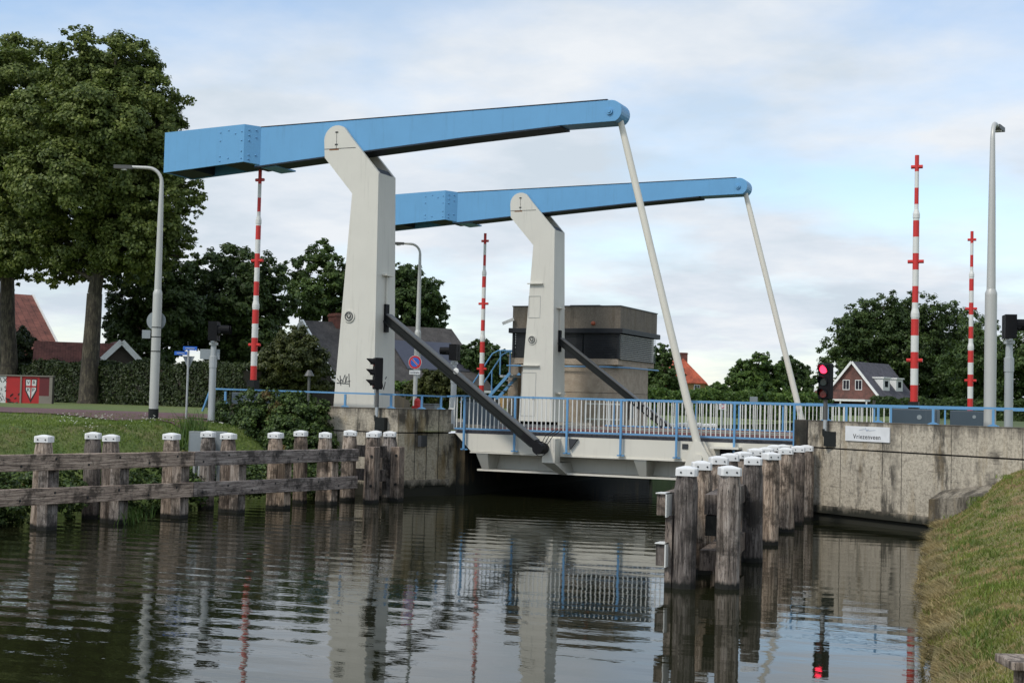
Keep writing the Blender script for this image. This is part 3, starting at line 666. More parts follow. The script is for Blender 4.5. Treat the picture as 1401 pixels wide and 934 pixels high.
def beam(dx, dy, label):
    r = empty('balance_beam', (-23.34 + dx, 39.25 + dy, 11.3), label, 'beam', 'blue balance beams of the drawbridge')
    y0, y1 = 38.86 + dy, 39.66 + dy
    top = lambda x: 11.97 + (x + 26.7) * .0105
    bot = lambda x: 10.70 + (x + 26.0) * .0775 if x < -17 else 11.40 + (x + 17) * .028
    arc = [(-13.98 + .34 * cos(a), 11.77 + .34 * sin(a)) for a in [math.radians(k) for k in range(85, -80, -15)]]
    poly = [(-26.6, 10.67), (-22.2, 11.0), (-18.8, 11.24), (-15.6, 11.43)][::1] + arc[::-1] + [(-20, 12.05), (-26.6, top(-26.6))]
    poly = [(x + dx, z) for x, z in poly]
    b = MB(); b.prism(poly, 'Y', y0, y1); b.build('beam_body', 'blue', r, bevel=.01)
    # lower flange with underside shade in its colour, dark top edge
    lo = [(-26.6, 10.67), (-22.2, 11.0), (-18.8, 11.24), (-15.6, 11.43)]
    b = MB()
    for (xa, za), (xb, zb) in zip(lo, lo[1:]): b.hexa([(xa + dx, y0 - .025, za - .05), (xb + dx, y0 - .025, zb - .05), (xb + dx, y1 + .025, zb - .05), (xa + dx, y1 + .025, za - .05), (xa + dx, y0 - .025, za - .003), (xb + dx, y0 - .025, zb - .003), (xb + dx, y1 + .025, zb - .003), (xa + dx, y1 + .025, za - .003)])
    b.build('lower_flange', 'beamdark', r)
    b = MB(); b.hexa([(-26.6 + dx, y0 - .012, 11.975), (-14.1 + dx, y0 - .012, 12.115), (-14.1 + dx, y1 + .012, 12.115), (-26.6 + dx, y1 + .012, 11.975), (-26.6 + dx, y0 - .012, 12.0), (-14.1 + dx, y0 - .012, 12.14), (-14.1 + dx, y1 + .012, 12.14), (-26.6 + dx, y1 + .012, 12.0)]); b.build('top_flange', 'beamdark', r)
    b = MB(); b.disc((-14.02 + dx, y0 + .01, 11.76), (0, -1, 0), .10, .06, 16); b.disc((-14.02 + dx, y0 - .04, 11.76), (0, -1, 0), .05, .04, 8); b.build('end_pin', 'blue', r)
    # counterweight box, open cell underneath
    c0, c1 = 38.5 + dy, 40.1 + dy
    xa, xb = -30.05 + dx, -26.8 + dx
    b = MB()
    b.hexa([(xa, c0, 10.55), (xb, c0, 10.78), (xb, c0 + .06, 10.78), (xa, c0 + .06, 10.55), (xa, c0, 11.93), (xb, c0, 12.04), (xb, c0 + .06, 12.04), (xa, c0 + .06, 11.93)])
    b.hexa([(xa, c1 - .06, 10.55), (xb, c1 - .06, 10.78), (xb, c1, 10.78), (xa, c1, 10.55), (xa, c1 - .06, 11.93), (xb, c1 - .06, 12.04), (xb, c1, 12.04), (xa, c1, 11.93)])
    b.hexa([(xa, c0 + .06, 10.55), (xa + .06, c0 + .06, 10.55), (xa + .06, c1 - .06, 10.55), (xa, c1 - .06, 10.55), (xa, c0 + .06, 11.93), (xa + .06, c0 + .06, 11.93), (xa + .06, c1 - .06, 11.93), (xa, c1 - .06, 11.93)])
    b.hexa([(xb, c0, 10.78), (xb + .42, y0, 10.72), (xb + .42, c1 - .25, 10.72), (xb, c1, 10.78), (xb, c0, 12.04), (xb + .42, y0, 12.0), (xb + .42, c1 - .25, 12.0), (xb, c1, 12.04)])
    b.hexa([(xa + .06, c0 + .06, 11.87), (xb, c0 + .06, 11.97), (xb, c1 - .06, 11.97), (xa + .06, c1 - .06, 11.87), (xa + .06, c0 + .06, 11.93), (xb, c0 + .06, 12.04), (xb, c1 - .06, 12.04), (xa + .06, c1 - .06, 11.93)])
    cw = b.build('counterweight', 'blue', r)
    b = MB(); b.hexa([(xa + .06, c0 + .06, 10.58), (xa + 1., c0 + .06, 10.65), (xa + 1., c1 - .06, 10.65), (xa + .06, c1 - .06, 10.58), (xa + .06, c0 + .06, 11.86), (xa + 1., c0 + .06, 11.88), (xa + 1., c1 - .06, 11.88), (xa + .06, c1 - .06, 11.86)])
    b.hexa([(xb - .9, c0 + .06, 10.74), (xb - .01, c0 + .06, 10.80), (xb - .01, c1 - .06, 10.80), (xb - .9, c1 - .06, 10.74), (xb - .9, c0 + .06, 11.86), (xb - .01, c0 + .06, 11.88), (xb - .01, c1 - .06, 11.88), (xb - .9, c1 - .06, 11.86)])
    b.build('ballast', 'beamdark', cw)
    b = MB()
    for u, v in ((-.95, .85), (-.95, .62), (-.62, .9), (-.35, .8), (-.1, .85), (-.1, .6), (-.95, .18), (-.62, .12), (-.1, .3), (-.1, .1), (-.95, .05)):
        z = 10.78 + 1.2 * v; b.dome((xb + u, c0 + .005, z), (0, -1, 0), .035, .03, 6)
    for u, v in ((.12, .9), (.12, .75), (.12, .6), (.12, .2), (.12, .08), (.3, .9), (.3, .7), (.3, .2)):
        b.dome((xb + u, c0 + (y0 - c0) * u / .42, 10.78 + 1.2 * v), (1, -1, 0), .035, .03, 6)
    b.build('rivets', 'bluerail', cw)
    b = MB(); b.hexa([(xb + .42, y0 + .1, 10.62), (xb + 1.0, y0 + .1, 10.66), (xb + 1.0, y1 + .5, 10.66), (xb + .42, y1 + .5, 10.62), (xb + .42, y0 + .1, 10.69), (xb + 1.0, y0 + .1, 10.71), (xb + 1.0, y1 + .5, 10.71), (xb + .42, y1 + .5, 10.69)]); b.build('bracket_plate', 'blue', cw)
    return r
beam(0, 0, 'long sky blue balance beam on the nearest mast, its boxy counterweight in front of the lime tree')
beam(.1, 14.9, 'sky blue balance beam on the rear mast, its counterweight partly behind the near mast')

def rod(dx, dy, label):
    r = empty('lift_rod', (-11.15 + dx, 39.5 + dy, 1.5), label, 'rod', 'white lifting rods of the drawbridge')
    b = MB(); b.tube([(-13.83 + dx, 39.26 + dy, 11.62), (-13.6 + dx, 39.27 + dy, 10.75), (-11.25 + dx, 39.5 + dy, 1.75)], [.09, .105, .12], 14); b.build('rod_tube', 'white2', r, smooth=True)
    b = MB(); b.prism([(-11.62 + dx, 1.28), (-10.75 + dx, 1.28), (-10.8 + dx, 1.42), (-11.15 + dx, 2.0), (-11.35 + dx, 2.0), (-11.55 + dx, 1.5)], 'Y', 39.66 + dy, 39.72 + dy)
    b.prism([(-11.62 + dx, 1.28), (-10.75 + dx, 1.28), (-10.8 + dx, 1.42), (-11.15 + dx, 2.0), (-11.35 + dx, 2.0), (-11.55 + dx, 1.5)], 'Y', 39.30 + dy, 39.36 + dy)
    b.disc((-11.2 + dx, 39.24 + dy, 1.52), (0, 1, 0), .12, .52, 14); b.build('foot_bracket', 'white2', r)
    return r
rod(0, 0, 'long white lifting rod from the tip of the near blue beam down to the deck')
rod(.1, 14.9, 'thin white lifting rod from the tip of the far blue beam ending behind the railing')
def strut(dx, dy, label, x2=-16.15, z2=1.62):
    r = empty('drive_strut', (-16.2 + dx, 39.3 + dy, 1.6), label, 'strut', 'charcoal drive struts of the drawbridge')
    a = Vector((-21.62 + dx, 39.28 + dy, 5.62)); c = Vector((x2 + dx, 39.28 + dy, z2)); d = (c - a).normalized()
    up = Vector((-d.z, 0, d.x)); up = up if up.z > 0 else -up
    b = MB(); b.bar(a, c - d * .15, .18, .22, up); b.build('web', 'strut', r)
    for s in (-1, 1):
        b = MB(); b.bar(a + up * .125 * s, c - d * .25 + up * .125 * s, .34, .045, up); b.build('flange', 'strutedge' if s > 0 else 'strut', r)
    b = MB(); b.tube([c + Vector((0, -.3, 0)), c + Vector((0, .25, 0))], .17, 16); b.bar(c - d * .7, c, .3, .26, up); b.build('pivot_drum', 'black', r)
    return r
s1 = strut(0, 0, 'heavy charcoal steel strut slanting from the near mast to the side of the deck')
b = MB(); b.dome((-19.03, 39.14, 3.93), (0, -1, 0), .10, .02, 12); b.build('white_spot', 'rwhite', s1)
b = MB()
for k in range(3): b.tube([(-16.15 + .1 * k, 39.3, 1.75), (-16.1 + .12 * k, 39.5, 2.0), (-15.95 + .12 * k, 39.9, 2.2)], .012, 5)
b.tube([(-16.05 + .22 * cos(a), 39.0, 1.62 + .22 * sin(a)) for a in [i * pi / 8 for i in range(15)]], .012, 5); b.build('hoses', 'black', s1)
strut(.1, 14.9, 'charcoal steel strut slanting from the rear mast past the control house')

# ------------------------------------------------------------------ bridge deck with railings
r = empty('bridge_deck', (-14, 47, 1.0), 'white steel lifting deck spanning the canal with blue and white railings', 'bridge deck')
DX0, DX1 = -19.42, -8.30
b = MB(); b.box((DX0, 40.02, 1.985), (DX1, 54.0, 2.09)); b.build('deck_slab', 'deckgrey', r)
for y0, y1, mt in ((43.4, 46.3, 'deckred'), (46.3, 46.75, 'kerb'), (46.75, 49.4, 'asphalt'), (49.4, 49.8, 'kerb'), (49.8, 53.6, 'deckred')):
    b = MB(); b.box((DX0 + .05, y0, 2.09), (DX1 - .05, y1 - .004, 2.11 + (.03 if mt == 'kerb' else 0))); b.build('deck_lane', mt, r)
b = MB(); b.prism([(DX0, 1.98), (-18.85, 1.42), (DX1, 1.40), (DX1, 1.98)], 'Y', 40.0, 40.12); b.hexa([(-18.87, 39.97, 1.37), (DX1, 39.97, 1.37), (DX1, 40.3, 1.37), (-18.87, 40.3, 1.37), (-18.87, 39.97, 1.41), (DX1, 39.97, 1.41), (DX1, 40.3, 1.41), (-18.87, 40.3, 1.41)]); b.build('edge_girder', 'white2', r)
b = MB(); b.prism([(DX0, 1.98), (-18.85, 1.42), (DX1, 1.40), (DX1, 1.98)], 'Y', 53.9, 54.0); b.build('edge_girder', 'white2', r)
b = MB(); b.box((-18.8, 40.95, .86), (DX1, 41.03, 1.40)); b.build('main_girder', 'white2', r)
b = MB(); b.box((-18.7, 53.2, .86), (DX1, 53.3, 1.40)); b.build('main_girder', 'white2', r)
b = MB(); b.box((-18.75, 40.30, .80), (DX1, 41.1, .86)); b.build('bottom_flange', 'white2', r)
b = MB(); b.box((-18.8, 41.1, 1.3), (DX1, 53.2, 1.98)); b.build('underside', 'beamdark', r)  # dark colour stands in for shade beneath the deck
b = MB()
for k in range(9): x = -18.5 + k * 1.25; b.box((x, 41.1, .95), (x + .1, 53.1, 1.3))
b.build('cross_beam', 'white2', r)
for x in (-18.6, -13.35, -10.7):
    b = MB(); b.hexa([(x + .02, 40.29, .865), (x + .26, 40.29, .865), (x + .26, 40.93, .865), (x + .02, 40.93, .865), (x - .06, 39.985, 1.366), (x + .34, 39.985, 1.366), (x + .34, 40.93, 1.366), (x - .06, 40.93, 1.366)]); b.build('bracket', 'white2', r)
# strut hinge bracket and small fittings
b = MB(); b.box((-16.22, 39.55, 1.18), (-15.80, 39.998, 1.92)); b.hexa([(-15.92, 40.28, .80), (-15.66, 40.28, .80), (-15.66, 40.9, .80), (-15.92, 40.9, .80), (-16.22, 39.56, 1.175), (-15.80, 39.56, 1.175), (-15.80, 40.9, 1.175), (-16.22, 40.9, 1.175)]); b.build('strut_bracket', 'white2', r)
b = MB(); b.prism([(-15.5, 1.93), (-15.2, 1.93), (-15.45, 1.6)], 'Y', 39.9, 39.99); b.box((-11.9, 39.975, 1.75), (-11.72, 39.99, 1.9)); b.build('fitting', 'dark', r)
b = MB(); b.box((-10.95, 39.6, 1.80), (-10.1, 39.995, 1.86)); b.build('shelf', 'white2', r)
b = MB(); b.box((-10.75, 39.985, 1.5), (-10.1, 39.997, 1.79)); b.build('dark_plate', 'black', r)  # flat black plate on the girder face below the shelf
posts = [-19.05, -17.3, -15.55, -13.8, -12.05, -10.3, -8.55]
def railing(Y, out, par):
    b = MB(); b.bar((DX0 + .02, Y, 3.165), (DX1 + .05, Y, 3.165), .06, .055); rl = b.build('railing', 'bluerail', par)
    b = MB(); b.bar((DX0 + .02, Y, 2.13), (DX1 + .05, Y, 2.13), .04, .05); b.build('bottom_rail', 'bluerail', rl)
    for x in posts: b = MB(); b.box((x - .03, Y - .03 + out * .05, 1.50), (x + .03, Y + .03 + out * .05, 3.14)); b.box((x - .11, Y - .03 + out * .02, 1.46), (x + .11, Y + .05 + out * .02, 1.50)); b.build('post', 'bluerail', rl)
    k = 0; x = DX0 + .08
    while x < DX1:
        if min(abs(x - p) for p in posts) > .05:
            b = MB(); b.box((x - .014, Y - .014, 2.155), (x + .014, Y + .014, 3.138)); b.build('baluster', 'rwhite', rl)
        x += .146
railing(39.93, -1, r)
railing(54.07, 1, r)

# ------------------------------------------------------------------ other railings
def longrail(name, pts, postp, ztop, zbase, label, extra=None, bal=None):
    p0 = Vector(pts[0]); r = empty(name, (p0.x, p0.y, zbase), label, 'railing')
    b = MB()
    for a, c in zip(pts, pts[1:]): b.bar(a, c, .055, .05)
    b.build('top_rail', 'bluerail', r)
    for x, y in postp:
        b = MB(); b.box((x - .03, y - .03, zbase), (x + .03, y + .03, ztop - .026)); b.prism([(x - .15, zbase), (x + .15, zbase), (x + .04, zbase + .05), (x - .04, zbase + .05)], 'Y', y - .05, y + .05); b.build('post', 'bluerail', r)
    if bal:
        for x, y, z0 in bal: b = MB(); b.box((x - .014, y - .014, z0), (x + .014, y + .014, ztop - .027)); b.build('baluster', 'rwhite', r)
    return r
lp = [(x, 38.22) for x in (-27.2, -24.9, -22.55, -20.95)]
lr = longrail('wall_railing', [(-27.9, 38.22, 2.45), (-27.6, 38.22, 3.20), (-20.62, 38.22, 3.15), (-19.78, 39.95, 3.13)], [(-27.0, 38.22), (-24.9, 38.22), (-22.45, 38.22), (-20.8, 38.22), (-20.18, 39.1), (-19.85, 39.8)], 3.15, 2.725, 'low blue rail on the left abutment, disappearing into the ivy')
rp = [WA + wd * s - wn * .25 for s in (.45, 2.35, 4.2, 6.05, 7.9, 9.75)]
a = WA - wn * .25 - wd * .35; c = WA + wd * 23 - wn * .25
longrail('wall_railing', [(a.x, a.y, 3.17), (c.x, c.y, 3.13)], [(p.x, p.y) for p in rp], 3.15, 2.722, 'low blue rail running along the top of the long right hand wing wall')
# second rail at far side of the right approach, with balusters behind the near one
bal = [(-7.9 + .16 * k, 40.6, 2.25) for k in range(13)]
r = longrail('approach_railing', [(-8.1, 40.6, 3.16), (-5.9, 40.6, 3.14)], [(-7.2, 40.6), (-5.95, 40.6)], 3.14, 2.15, 'blue railing with thin white balusters beside the right approach road', bal=bal)
b = MB(); b.bar((-8.1, 40.6, 2.24), (-5.9, 40.6, 2.24), .04, .04); b.build('bottom_rail', 'bluerail', r)
longrail('approach_railing', [(-8.0, 54.5, 3.16), (30, 54.5, 3.14)], [(x, 54.5) for x in (-6, -3, 0, 3, 6, 9)], 3.14, 2.05, 'blue rail far behind the right hand barriers on the other side of the road')
# white baluster gate panel joining wall and deck at left
r = empty('railing_panel', (-19.7, 40.3, 2.1), 'white baluster panel between the left abutment nose and the lifting deck', 'railing')
b = MB(); b.bar((-19.75, 40.02, 3.14), (-19.47, 40.0, 3.15), .05, .05); b.build('top_rail', 'bluerail', r)
b = MB(); b.bar((-19.72, 40.1, 2.75), (-19.5, 40.1, 2.75), .04, .04)
for k in range(2): b.box((-19.7 + .17 * k, 40.09, 2.1), (-19.67 + .17 * k, 40.12, 3.1))
b.build('panel', 'rwhite', r)

# ------------------------------------------------------------------ barriers
def barrier(base, label, box=True, boxrot=0, top=10.5, boxdim=(1.3, .8), bz=2.05):
    x, y = base
    r = empty('boom_barrier', (x, y, bz), label, 'barrier', 'raised red and white boom barriers')
    seg = .479; z1 = top; z0 = top - 15 * seg; n = 15
    za_, zb_ = z0 + 5.35 * seg, z0 + 11.4 * seg
    rad = lambda z: .110 if z < za_ else .090 if z < zb_ else .062
    for k in range(n):
        a = z0 + k * seg; mt = 'red' if k % 2 == 0 else 'rwhite'
        b = MB(); m_ = [q for q in (za_, zb_) if a < q < a + seg]
        zs_ = [a] + [q + e for q in m_ for e in (-.002, .10)] + [a + seg]; b.tube([(x, y, q) for q in zs_], [rad(q) for q in zs_], 12); b.build('boom_band', mt, r, smooth=True)
        if m_: b = MB(); q = m_[0]; b.tube([(x, y, q - .12), (x, y, q + .0), (x, y, q + .13)], [rad(a) + .012, rad(a) + .012, rad(a + seg) + .004], 12); b.build('collar', mt, r)
    for z in (z0 + 2.5 * seg, z0 + 8.5 * seg, z1 - .34):
        w = .30 if z < 9.5 else .22
        b = MB(); b.tube([(x - w * .75, y, z), (x + w * .75, y, z)], .055, 8); b.build('boom_light', 'red', r)
    if box:
        wx, wy = boxdim; b = MB(); b.box((x - wx * .45, y - wy / 2, bz), (x + wx * .55, y + wy / 2, bz + 1.05)); b.build('drive_cabinet', 'cabinet', r, bevel=.02)
        b = MB(); b.disc((x + .2, y - wy / 2 - .002, bz + .82), (0, -1, 0), .07, .01, 10); b.build('sticker', 'signback', r)
    b = MB(); b.box((x - .14, y - .16, 2.3), (x + .14, y + .16, z0 - .002)); b.build('boom_clamp', 'strut', r)
    return r
barrier((-27.0, 39.8), 'raised red and white boom in front of the dark trees, behind the ivy', box=True, top=10.72)
barrier((-25.7, 55.45), 'raised red and white boom between the two white masts', box=True, top=10.4)
barrier((-5.45, 41.6), 'tallest looking red and white boom, left of the pair on the right', box=True, top=10.5, boxdim=(1.25, .7), bz=2.05)
barrier((-5.45, 58.2), 'thinner looking red and white boom beside the tall right lamp post', box=True, top=10.3, boxdim=(1.6, .9))
b = MB(); b.box((-5.95, 40.9, 2.05), (-4.75, 41.15, 2.98)); 

# ------------------------------------------------------------------ street lamps
def lamp(x, y, zb, zt, armdir, label, arm=1.45):
    r = empty('street_lamp', (x, y, zb), label, 'street lamp', 'grey street lamps around the bridge')
    b = MB(); b.tube([(x, y, zb), (x, y, zb + 3.9), (x, y, zb + 3.95), (x, y, zb + 4.05)], [.145, .145, .145, .11], 14); b.build('lower_pole', 'lamp', r, smooth=True)
    ad = Vector(armdir)
    rr = .45; zc = zt - rr
    P = [(x, y, zb + 4.0), (x, y, zb + 6.4), (x, y, zc)]; Rd = [.11, .085, .06]
    for k in range(1, 7):
        a = k * pi / 12; P.append((x + ad.x * rr * (1 - cos(a)), y + ad.y * rr * (1 - cos(a)), zc + rr * sin(a))); Rd.append(.055)
    e = Vector((x, y, zt)) + ad * arm; P.append((e.x - ad.x * .35, e.y - ad.y * .35, zt + .02)); Rd.append(.045)
    b = MB(); b.tube(P, Rd, 12); b.build('upper_pole', 'lamp', r, smooth=True)
    b = MB(); b.hexa([tuple(e - ad * .55 + Vector((s * ad.y * .07, -s * ad.x * .07, dz))) if q == 0 else tuple(e + Vector((s * ad.y * .12, -s * ad.x * .12, dz))) for dz in (-.05, .06) for q, s in ((0, -1), (1, -1), (1, 1), (0, 1))]); hd = b.build('lamp_head', 'strutedge', r)
    b = MB(); b.box(tuple(e - ad * .3 + Vector((-.08, -.05, -.09))), tuple(e - ad * .3 + Vector((.08, .05, -.055)))); b.build('lens', 'rwhite', hd)
    b = MB(); b.tube([(x, y, zb - .05), (x, y, zb + .32)], .16, 14); b.build('base_sleeve', 'strut', r)
    return r
lar = (-R0).normalized()
l1 = lamp(-27.69, 35.4, 2.2, 10.09, lar, 'grey street lamp on the left bank in front of the big lime tree', 1.5)
b = MB(); q = Vector((-27.69, 35.4, 0)); vw = -Vector((F.x, F.y, 0)).normalized()
c0 = q + R0 * -.06 - vw * .18 + Vector((0, 0, 5.28)); b.disc(c0, vw, .30, .02, 24); sg = b.build('round_sign_back', 'signback', l1)
b = MB(); b.bar(q - R0 * .34 - vw * .1 + Vector((0, 0, 4.72)), q - R0 * .34 - vw * .1 + Vector((0, 0, 4.98)), .26, .03, tuple(vw)); b.build('small_sign_back', 'signback', l1)
b = MB()
for z in (4.3, 4.75, 5.05): b.tube([(q.x, q.y, z), (q.x, q.y, z + .03)], .15, 12)
b.build('strap', 'strut', l1)
l2 = lamp(-29.23, 56.06, 2.1, 10.07, lar, 'grey street lamp behind the near mast carrying the no parking sign', 1.3)
lamp(-2.92, 36.15, 2.05, 10.3, Vector((cos(-.5), sin(-.5), 0)) * -1 if False else Vector((.06, 1, 0)).normalized(), 'tall grey street lamp at the right edge behind the wing wall', 1.3)
# no parking sign: stands on pole at the 568px column
ps = atY(569, 497, 44.0); r = empty('no_parking_sign', (ps.x, ps.y, 2.1), 'round red and blue no parking sign on a grey pole with a white sub plate', 'road sign')
b = MB(); b.tube([(ps.x, ps.y, 2.1), (ps.x, ps.y, 4.85)], .075, 12); b.build('pole', 'lamp', r, smooth=True)
fc = Vector((.18, -.98, 0)).normalized(); fx = Vector((.98, .18, 0)).normalized(); cz = atY(568.5, 495.5, 44).z
C0 = Vector((ps.x, ps.y, cz)) + fc * .09
b = MB(); b.disc(C0, fc, .245, .015, 32); b.build('sign_rim', 'signwhite', r)
b = MB(); b.disc(C0 + fc * .015, fc, .232, .006, 32); b.build('sign_ring', 'signred', r)
b = MB(); b.disc(C0 + fc * .021, fc, .165, .004, 32); b.build('sign_face', 'signblue', r)
b = MB(); d = (fx - Vector((0, 0, 1))).normalized(); b.bar(C0 + fc * .027 - d * .165, C0 + fc * .027 + d * .165, .06, .004, tuple(fc)); b.build('slash_edge', 'signwhite', r)
b = MB(); b.bar(C0 + fc * .031 - d * .17, C0 + fc * .031 + d * .17, .042, .004, tuple(fc)); b.build('slash', 'signred', r)
b = MB(); pz = cz - .36; b.bar(Vector((ps.x, ps.y, pz)) + fc * .1 - fx * .20, Vector((ps.x, ps.y, pz)) + fc * .1 + fx * .20, .02, .15); b.build('sub_plate', 'signwhite', r)
text('wegsleepregeling', .058, Vector((ps.x, ps.y, pz)) + fc * .114, fx, (0, 0, 1), 'letter', r, squash=.75)
b = MB(); b.tube([Vector((ps.x, ps.y, cz + .26)), Vector((ps.x + .02, ps.y, cz + .36))], [.075, .02], 8); b.build('pole_cap', 'lamp', r)

# ------------------------------------------------------------------ canal signal lights on the walls
def canal_light(base, face, label, lit, zt=4.28, zb=3.30, pz=2.1, side=0):
    x, y = base; f = Vector(face).normalized(); rt = Vector((-f.y, f.x, 0))
    r = empty('signal_light', (x, y, pz), label, 'traffic light', 'canal traffic lights on the walls')
    b = MB(); b.tube([(x, y, pz), (x, y, zb - .45)], .055, 12); b.build('pole', 'galv', r, smooth=True)
    b = MB(); b.tube([(x, y, zb - .55), (x, y, zb - .2), (x, y, zb)], [.062, .062, .05], 12); b.build('pole_sleeve', 'strutedge', r, smooth=True)
    o = Vector((x, y, 0)); b = MB()
    hw, hd = .17, .13
    P = [o - rt * hw - f * hd, o + rt * hw - f * hd, o + rt * hw + f * hd, o - rt * hw + f * hd]
    b.hexa([(p.x, p.y, zb) for p in P] + [(p.x, p.y, zt) for p in P]); hb = b.build('housing', 'black', r, bevel=.03)
    h = (zt - zb) / 3
    for k in range(3):
        c = o + Vector((0, 0, zt - h * (k + .5))) + f * hd
        b = MB(); b.disc(c, f, .115, .02, 20); b.build('lens', ('redon' if lit and k == 0 else 'redoff' if k != 1 else 'greenoff'), r)
        b = MB() # visor: upper half hood
        n = 12; o0 = len(b.v)
        for s, (rr, dd) in enumerate(((.135, 0), (.135, .24), (.125, .24), (.125, 0))):
            for j in range(n + 1):
                a = pi * (-.12) + pi * 1.24 * j / n
                dz = dd * (.35 + .65 * max(0, sin(a)))
                b.v.append(tuple(c + rt * rr * cos(a) + Vector((0, 0, rr * sin(a))) + f * dz))
        for s in range(4):
            for j in range(n):
                s2 = (s + 1) % 4; b.f.append((s * (n + 1) + j, s * (n + 1) + j + 1, s2 * (n + 1) + j + 1, s2 * (n + 1) + j))
        b.build('visor', 'black', r)
    b = MB(); b.box((x - .02, y - .07, pz - .42), (x + .32, y + .16, pz - .02)); b.tube([(x - .02, y, pz + .05), (x - .02, y, pz - .1), (x + .1, y, pz - .25)], .06, 8); b.build('wall_bracket', 'strut', r)
    return r
# left one looks away to the left, right one faces us lit red
c = atY(516, 540, 37.86); canal_light((c.x, c.y), (-.74, -.67, 0), 'black canal signal seen side on in front of the near mast', False, pz=2.45)
P = WA + wd * .78 + wn * .12; canal_light((P.x, P.y), (-.28, -.96, 0), 'black canal signal showing a bright red light beside the right wing wall', True, pz=2.45)
# road signals: black heads on thick poles
def road_signal(px, yhead, ybase, D, zb, label, face, hw=.5):
    p = atD(px, yhead, D); x, y = p.x, p.y; zh = p.z; f = Vector(face).normalized(); rt = Vector((-f.y, f.x, 0))
    r = empty('road_signal', (x, y, zb), label, 'traffic light', 'road signals by the bridge approaches')
    b = MB(); b.tube([(x, y, zb), (x, y, zh - 1.15)], .11, 12); b.build('pole', 'galv', r, smooth=True)
    b = MB(); b.tube([(x, y, zh - 1.15), (x, y, zh - .8), (x, y, zh - .78), (x, y, zh - .42)], [.125, .125, .095, .085], 12); b.tube([(x, y, zh - .44), (x, y, zh - .36)], .14, 12); b.build('pole_sleeve', 'galv', r)
    o = Vector((x, y, zh)); b = MB(); b.bar(o - rt * .28 - Vector((0, 0, .34)), o + rt * .28 - Vector((0, 0, .34)), .10, .06); b.build('cross_arm', 'galv', r)
    b = MB()
    for s in (-1, 1): b.bar(o + rt * s * .18 - Vector((0, 0, .30)), o + rt * s * .18 + Vector((0, 0, .30)), .30, .28, tuple(f))
    b.build('signal_heads', 'black', r)
    b = MB()
    for s in (-1, 1):
        c = o + rt * s * .18 + Vector((0, 0, .05)) + f * .13; b.tube([c, c + f * .38], .14, 12, False); b.tube([c, c + f * .1 - Vector((0, 0, .1))], .13, 12)
    b.build('visor', 'black', r)
    return r
r = road_signal(293, 453, 555, 44, 2.2, 'grey pole with dark twin signal heads left of the ivy mound', (.9, .45, 0))
q = r.location; b = MB(); b.bar(Vector((q.x, q.y, 4.28)) - R0 * .42, Vector((q.x, q.y, 4.28)) - R0 * .06, .02, .32); b.bar(Vector((q.x, q.y, 4.28)) + R0 * .06, Vector((q.x, q.y, 4.28)) + R0 * .2, .02, .32); b.build('sign_back', 'signback', r)
road_signal(622, 482, 545, 52, 2.1, 'black twin signal heads on a grey pole beside the middle boom', (-.9, -.2, 0))
road_signal(1381, 447, 582, 35.6, 2.05, 'black signal heads on a thick grey pole at the right edge', (.95, .2, 0))
b = MB(); p = atD(640, 478, 50)
# street name post
p = atD(258, 478, 46); r = empty('street_name_post', (p.x, p.y, 2.3), 'thin grey post with two blue street name plates and a give way sign back', 'street sign')
b = MB(); b.tube([(p.x, p.y, 2.2), (p.x, p.y, p.z + .02)], .035, 8); b.build('pole', 'galv', r)
for dx, dz, wdt in ((.06, .04, .46), (-.24, -.13, .42)):
    c = Vector((p.x, p.y, p.z + dz)) + R0 * dx + vw * .05
    b = MB(); b.bar(c - R0 * wdt / 2, c + R0 * wdt / 2, .015, .12); pl = b.build('name_plate', 'signblue', r)
    b = MB(); b.bar(c - R0 * (wdt / 2 - .08) + vw * .012, c + R0 * (wdt / 2 - .08) + vw * .012, .004, .035); b.build('lettering', 'paleink', r)
c = Vector((p.x, p.y, p.z - .22)) - vw * .05; b = MB()
P3 = [c - R0 * .2, c + R0 * .2, c + R0 * .02 - Vector((0, 0, .40)), c - R0 * .02 - Vector((0, 0, .40))]
b.add([tuple(v) for v in P3] + [tuple(v - vw * .015) for v in P3], [(0, 1, 2, 3), (7, 6, 5, 4), (0, 4, 5, 1), (1, 5, 6, 2), (2, 6, 7, 3), (3, 7, 4, 0)]); b.build('give_way_sign_back', 'signback', r)

# ------------------------------------------------------------------ place name board
r = empty('name_board', (0, 0, 0), 'white board reading Vriezenveen fixed to the concrete wing wall', 'sign')
nb = WA + wd * 2.15 + wn * .03; r.location = (nb.x, nb.y, 2.3)
b = MB(); wallbox(b, 1.45, 3.02, .035, .008, 2.21, 2.605); b.build('board', 'signwhite', r)
T = Vector((wd.x, wd.y, 0)); c = WA + wd * 2.23 + wn * .037
text('Vriezenveen', .175, (c.x, c.y, 2.33), T, (0, 0, 1), 'letter', r)
b = MB(); cc = Vector((c.x, c.y, 2.50)); nn = Vector((wn.x, wn.y, 0)) * .003
b.tube([cc - T * .05 + Vector((0, 0, .07)) + nn, cc + Vector((0, 0, -.02)) + nn, cc + T * .06 + Vector((0, 0, .03)) + nn], .006, 5)
b.tube([cc - T * .28 + Vector((0, 0, .0)) + nn, cc - T * .1 + Vector((0, 0, .035)) + nn, cc + T * .1 + Vector((0, 0, .0)) + nn, cc + T * .3 + Vector((0, 0, .02)) + nn], .004, 5)
b.build('emblem', 'paleink', r)

